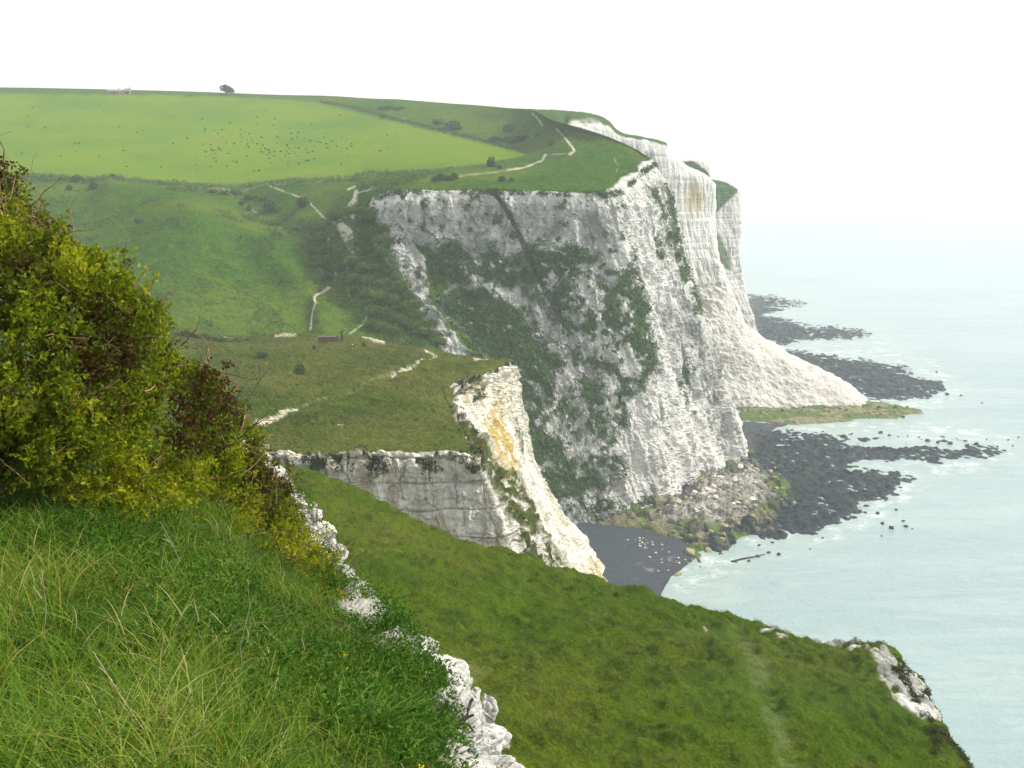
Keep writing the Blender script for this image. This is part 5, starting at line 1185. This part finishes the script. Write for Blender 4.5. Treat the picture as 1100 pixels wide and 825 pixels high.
edge_l = [(322,536),(334,550),(346,566),(357,584),(366,604),(378,628),(392,652),(410,668),(426,684),(440,700),(452,712),(466,728)]
ed = np.array(edge_l, float)
for q in range(95):
    t_ = rng.random(); i_ = min(int(t_*11), 10); f_ = t_*11-i_; c_ = ed[i_]*(1-f_)+ed[i_+1]*f_
    D_ = 13.6-(c_[1]-536)/192*4.9; upper = t_ < 0.5
    w_ = rng.uniform(8, 20)*(1.0 if upper else 0.95)
    block(c_[0]+rng.uniform(-24, 6 if upper else 10), c_[1]+rng.uniform(-6, 8), D_+rng.uniform(-0.2, 0.1), w_, w_*rng.uniform(0.6, 0.95),
        'rough white chalk lump in the upper run of the bank rim by the brown shrub' if upper else 'rough white chalk lump in the lower run of the bank rim among green leaves', 'chalk lumps along the rim of the bank, upper run' if upper else 'chalk lumps along the rim of the bank, lower run')
# curved dead branch lying across the big blocks
pts = [H(x_, y_, D_) for x_, y_, D_ in [(455,771,6.5),(468,776,6.45),(482,778,6.4),(494,776,6.4),(502,770,6.45),(503,762,6.5),(506,753,6.55),(508,751,6.55)]]
t = joinm([tube(pts, np.array([0.012, 0.016, 0.02, 0.021, 0.018, 0.014, 0.011, 0.011]), 7), tube([pts[3], H(503,778,6.45), H(509,786,6.5)], [0.016, 0.010, 0.006], 6), tube([pts[3], H(500,771,6.4), H(509,768,6.4)], [0.016, 0.012, 0.008], 6)])
c0 = pts[0]; o = link('dead_branch', mesh_np('dead_branch', t[0]-c0, t[1]), M_bark2, label='curved grey-brown dead branch lying across the large chalk blocks', category='branch'); o.location = c0

# ------------------------------------------------------------------ long grass and herbs on the bank
KX, KY = fc(Kp.px), fc(Kp.py); KD = fc(Kp.G[..., 1])
vis = ((KX > -520) & (KX < 560) & (KY > 470) & (KY < 1050) & (fc(edge) < 0.5)).astype(float)
vis2 = ((KX > 200) & (KX < 620) & (KY > 500) & (KY < 1000) & (fc(Kp.ci) > 3.9) & (fc(Kp.ci) < 5.3)).astype(float)
Pg, Ng = scatter(Kp, 50000, vis/np.maximum(KD, 1.5)**1.3)
gx_, gy_ = proj(Pg)
ok = ~((sdpoly(gx_, gy_, [(150,560),(260,590),(380,690),(470,760),(500,850),(420,900),(330,850),(250,700)]) > 0) & (rng.random(len(Pg)) < 0.3)); Pg, Ng = Pg[ok], Ng[ok]
n = len(Pg); k3 = 4; Pb = np.repeat(Pg, k3, 0)+rng.normal(size=(n*k3, 3))*np.array([0.035, 0.035, 0.0]); n = len(Pb)
cl_ = fbm(Pb, 1.6, 3, 171); bx, by = proj(Pb)
Lb = (0.10+0.20*rng.random(n)**1.8)*(1+0.5*cl_)*(1-0.45*ss(230, 420, bx))
wind = np.array([[-0.25, 0.1, 0.0]]); ln = unit(wind+rng.normal(size=(n, 3))*np.array([0.8, 0.8, 0.05]))
up_ = unit(np.array([[0.05, 0, 1.0]])+rng.normal(size=(n, 3))*0.22)
vr = np.clip(0.42+0.6*cl_+0.22*rng.normal(size=n), 0, 0.86); dryb = rng.random(n) < 0.035+0.09*ss(80, 200, bx)*ss(320, 200, bx)*ss(620, 700, by); vr = np.where(dryb, 0.86+0.14*rng.random(n), vr)
v, f, a = blades(Pb, up_, Lb, 0.0035+0.0045*rng.random(n), ln, 4, vr, 0.9)
link('grass', mesh_np('grass', v, f, {'var': a}), M_grassF, kind='stuff', label='long tangled grass covering the near bank', category='grass')
# ferny green herbs: many small leaflets on short arching stems
def herb_patch(poly, n, hgt, lf, lab, name='herbs', var0=0.5, wv=None):
    Pq, Nq = scatter(Kp, n*16, (vis if wv is None else wv)/np.maximum(KD, 1.5)**1.2); qx, qy = proj(Pq); Pq = Pq[sdpoly(qx, qy, poly) > 0][:n]; n = len(Pq)
    d = unit(rng.normal(size=(n, 3))*0.45+np.array([0, -0.1, 1.0])); h_ = hgt*(0.5+0.7*rng.random(n)); per = 16
    t = np.linspace(0.25, 1, per)[None]*np.ones((n, 1))
    C = Pq[:, None]+d[:, None]*(h_[:, None]*t)[..., None]+rng.normal(size=(n, per, 3))*0.02+np.array([0, 0, 0])
    Dn = unit(d[:, None]*0.5+rng.normal(size=(n, per, 3))*0.9); k = n*per
    cl_ = fbm(Pq, 2.2, 3, 181)
    v1_, f1_, a1_ = leaves(C.reshape(k, 3), Dn.reshape(k, 3), lf*(0.7+0.7*rng.random(k)), lf*0.45*(0.7+0.6*rng.random(k)), np.clip(np.repeat(var0+0.5*cl_, per)+0.15*rng.normal(size=k), 0, 1))
    link(name, mesh_np(name, v1_, f1_, {'var': a1_}, False), M_herb, kind='stuff', label=lab, category='herbs')
herb_patch([(95,575),(180,560),(270,620),(340,690),(420,705),(450,745),(480,830),(400,840),(300,780),(200,720),(120,640)], 1700, 0.24, 0.035, 'feathery bright green herbs growing along the middle of the bank')
herb_patch([(-420,560),(-200,545),(0,535),(120,545),(160,600),(60,620),(0,600)], 900, 0.2, 0.03, 'feathery green herbs at the foot of the green shrub', var0=0.4)
cvr = vis2*ss(-0.05, 0.2, fc(fbm(Kp.G, 0.8, 3, 182))+0.1)
herb_patch([(300,530),(340,530),(390,630),(450,690),(480,730),(455,760),(400,720),(340,640)], 1100, 0.20, 0.035, 'small leafy plants creeping over the chalk rim', var0=0.5, wv=cvr)
herb_patch([(430,700),(470,720),(490,760),(500,840),(430,840)], 420, 0.15, 0.035, 'leafy plants against the large chalk blocks', var0=0.6, wv=cvr)
# broad-leaved plants
def dock(x_, y_, D_, n, L_, label):
    base = np.array(Kp.near(x_, y_)); e = empty('leafy_plant', base, 0, label=label, category='plant', group='broad-leaved plants on the bank')
    th = rng.uniform(0, 2*math.pi, n); out_ = np.stack([np.cos(th), np.sin(th), np.zeros(n)], -1)
    v, f, a = blades(np.zeros((n, 3))+out_*0.05*rng.random((n, 1)), unit(out_*0.5+np.array([0, 0, 1.0])), L_*(0.6+0.5*rng.random(n)), 0.028+0.015*rng.random(n), out_, 5, np.clip(0.45+0.3*rng.normal(size=n), 0, 1), 0.9)
    link('leaves', mesh_np('leaves', v, f, {'var': a}), M_herb, e); return e
for x_, y_, n_, L_, lab in [(392,795,70,0.26,'largest clump of broad dark green leaves near the bottom of the bank'), (362,782,44,0.22,'broad-leaved clump left of the largest one'), (425,778,44,0.20,'broad-leaved clump between the largest one and the chalk blocks'), (400,745,36,0.16,'small broad-leaved clump just above the largest one'), (430,815,40,0.2,'broad-leaved clump at the bottom edge below the chalk blocks')]:
    dock(x_, y_, 5, n_, L_, lab)
# dead stalks
for k_, (a_, c_, lab) in enumerate([((262,735),(270,645),'tall straw-coloured dead stalk rising in the middle of the bank'), ((46,700),(44,610),'pair-branched dry stalk at the far left of the bank'), ((165,800),(100,700),'long dry stalk leaning left across the lower bank'), ((318,725),(330,690),'short pale upright stalk beside the yellow flowers'), ((200,620),(172,560),'thin dry stalk in front of the green shrub'),
         ((240,690),(292,668),'dry stalk bending right below the brown shrub'), ((180,690),(216,650),'branched pale stalk left of the middle of the bank'), ((497,760),(488,742),'short dark seed-head stalk in front of the largest chalk blocks'), ((262,520),(254,470),'upright dry grass stem in front of the brown shrub')]):
    D_ = float(Kp.near(*a_).y)*0.97; p_, q_ = H(*a_, D_), H(*c_, D_-0.1); m_ = (p_+q_)/2+rng.normal(size=3)*0.02
    tt = [tube([p_-(q_-p_)*0.3, p_, m_, q_], [0.003, 0.003, 0.0025, 0.0015], 4)]
    for z in range(3):
        c1 = p_+(q_-p_)*rng.uniform(0.5, 0.95); tt.append(tube(wander(c1, unit((q_-p_)+rng.normal(size=3)*0.15), 0.07, 4, 0.2), [0.002, 0.0018, 0.0015, 0.001], 3))
    t = joinm(tt); t = (t[0]-p_, t[1]); o = link('dry_stalk', mesh_np('dry_stalk', *t), M_straw if 'M_straw' in globals() else globals().setdefault('M_straw', simple_mat('straw', (0.34, 0.28, 0.17), (0.42, 0.36, 0.25), 20, 0.8, 0.2, 0.002)), label=lab, category='stalk', group='dry stalks on the bank'); o.location = p_
# yellow flowers
M_yel = simple_mat('yellow_petal', (0.65, 0.48, 0.02), (0.7, 0.55, 0.03), 30, 0.6, 0.1, 0.001)
for x_, y_, lab in [(368,703,'yellow flower right of the other, over the green herbs'), (339,721,'yellow flower lower left of the first one'), (452,826,'orange-yellow flower among leaves at the bottom edge')]:
    D_ = float(Kp.near(x_, y_+12).y); p_ = H(x_, y_, D_-0.15); n = 14
    e = empty('yellow_flower', p_-np.array([0, 0, 0.15]), 0, label=lab, category='flower', group='yellow flowers on the bank')
    v, f, a = leaves(np.zeros((n, 3))+np.array([0, 0, 0.15])+rng.normal(size=(n, 3))*0.008, unit(rng.normal(size=(n, 3))+np.array([0, -0.5, 0.5])), np.full(n, 0.016), np.full(n, 0.012), rng.random(n))
    link('petals', mesh_np('petals', v, f), M_yel, e); t = tube([(0, 0, -0.02), (0.004, 0, 0.08), (0, 0, 0.15)], 0.0015, 4); link('stem', mesh_np('stem', t[0], t[1]), M_herb, e)

# ------------------------------------------------------------------ turf and low growth hanging over the lips of the cliffs
def fringe(Q, n, lo, hi, wx_, size, thr, seed, lab, mat, drop=0.5):
    ri, X_ = fc(Q.ri), fc(Q.px); g_ = fc(fbm(Q.G, 0.35, 3, seed))+0.6*fc(fbm(Q.G, 1.1, 2, seed+1))
    w_ = ((ri > lo) & (ri < hi) & (X_ > wx_[0]) & (X_ < wx_[1])).astype(float)*ss(thr, thr+0.15, g_)
    Pf, Nf = scatter(Q, n, w_); n = len(Pf); Pf = Pf+Nf*size*0.3*rng.random((n, 1))+np.array([0, -0.4, -drop])*rng.random((n, 1))*size*2
    per = 5; C = (Pf[:, None]+rng.normal(size=(n, per, 3))*size*0.5).reshape(-1, 3); k = n*per
    v, f, a = leaves(C, rdir(k), size*(0.6+0.8*rng.random(k)), size*(0.5+0.5*rng.random(k)), np.clip(0.35+0.3*rng.normal(size=k), 0, 1))
    link('ground_cover', mesh_np('ground_cover', v, f, {'var': a}, False), mat, kind='stuff', label=lab, category='ground cover')
M_fringe = leaf_mat('turf_fringe', [(0.0, (0.020, 0.022, 0.008)), (0.5, (0.040, 0.052, 0.010)), (1.0, (0.075, 0.090, 0.018))], 0.1)
fringe(Cp, 2400, 5.9, 6.6, (280, 520), 0.30, 0.16, 191, 'dark low growth hanging over the top of the headland wall', M_fringe)
fringe(Cp, 500, 5.9, 6.08, (492, 560), 0.32, 0.05, 193, 'low growth along the rim of the yellow-stained notch', M_fringe)
fringe(E, 1500, 5.92, 6.12, (396, 705), 0.5, -0.1, 194, 'low growth along the ragged lip of the big cliff', M_far_leaf)
def clumps(Q, n, w_, size, lab, mat, seed):
    Pf, Nf = scatter(Q, n, w_); n = len(Pf); per = 6; cl_ = fbm(Pf, 0.12, 3, seed); up_ = unit(Nf+np.array([0, -0.3, 0.6]))
    C = (Pf[:, None]+up_[:, None]*(size*1.3*rng.random((n, per, 1)))+rng.normal(size=(n, per, 3))*size*0.6).reshape(-1, 3); k = n*per
    v, f, a = leaves(C, rdir(k), size*(0.5+0.7*rng.random(k)), size*(0.4+0.5*rng.random(k)), np.clip(np.repeat(0.45+0.6*cl_, per)+0.2*rng.normal(size=k), 0, 1))
    link('scrub', mesh_np('scrub', v, f, {'var': a}, False), mat, kind='stuff', label=lab, category='scrub')
clumps(E, 4200, fc(E.dark*E.facem)*(fc(E.px) < 800), 0.85, 'shrubby green growth clinging to the face of the big cliff', M_cliff_leaf, 195)
clumps(E, 5200, np.clip(fc(E.gul)-0.3, 0, 1)*(fc(E.ri) > 3.8)*(fc(E.py) > 186)*(fc(E.py) < 372)*(fc(E.px) > 0), 0.7, 'rough low scrub spreading over the gully and along the pasture edge', M_gully_leaf, 196)
clumps(E, 2600, (1-fc(E.facem))*(fc(E.ri) > 4.6)*(fc(E.py) < 370)*(fc(E.px) > 20)*(fc(E.px) < 420)*ss(0.12, 0.3, fc(fbm(E.G, 0.10, 5, 200, 0.65))), 0.45, 'scattered rough tufts and low growth over the smooth hillside', M_far_leaf, 201)
X7, Y7 = fc(Tp.px), fc(Tp.py)
clumps(Tp, 5200, ((fc(Tp.ci) > 6.55) & (fc(Tp.ci) < 7.8) & (fc(Tp.ri) > 1) & (fc(Tp.ri) < 7.3))*ss(-0.05, 0.15, fc(fbm(Tp.G, 0.6, 3, 198))), 0.10, 'dark low scrub along the outer edge of the terrace', M_fringe, 197)
# coarser tussocks on the terrace
wg = fade_in(X7, Y7)*(1-rk)*(1-0.95*trd)*(fc(Tp.ri) < 7.2)*ss(0.0, 0.35, fc(fbm(Tp.G, 0.22, 3, 199)))/np.maximum(fc(Tp.G[..., 1]), 10)**0.7
Pt, Nt = scatter(Tp, 3600, wg); per = 26; n = len(Pt)*per
Pb = np.repeat(Pt, per, 0)+rng.normal(size=(n, 3))*np.array([0.10, 0.10, 0.0]); sz = np.repeat(0.6+0.7*rng.random(len(Pt)), per)
ln = unit(np.array([[-0.8, 0.1, 0.0]])+rng.normal(size=(n, 3))*0.7*np.array([1, 1, 0.1]))
v, f, a = blades(Pb, unit(np.array([[0, 0, 1.0]])+rng.normal(size=(n, 3))*0.25), (0.16+0.16*rng.random(n))*sz, 0.010+0.008*rng.random(n), ln, 2, np.clip(np.repeat(0.55+0.25*rng.normal(size=len(Pt)), per)+0.15*rng.normal(size=n), 0, 1), 0.9)
link('grass', mesh_np('grass', v, f, {'var': a}), M_grassT, kind='stuff', label='coarse leaning tussocks scattered over the terrace', category='grass')
#@@NEXT@@
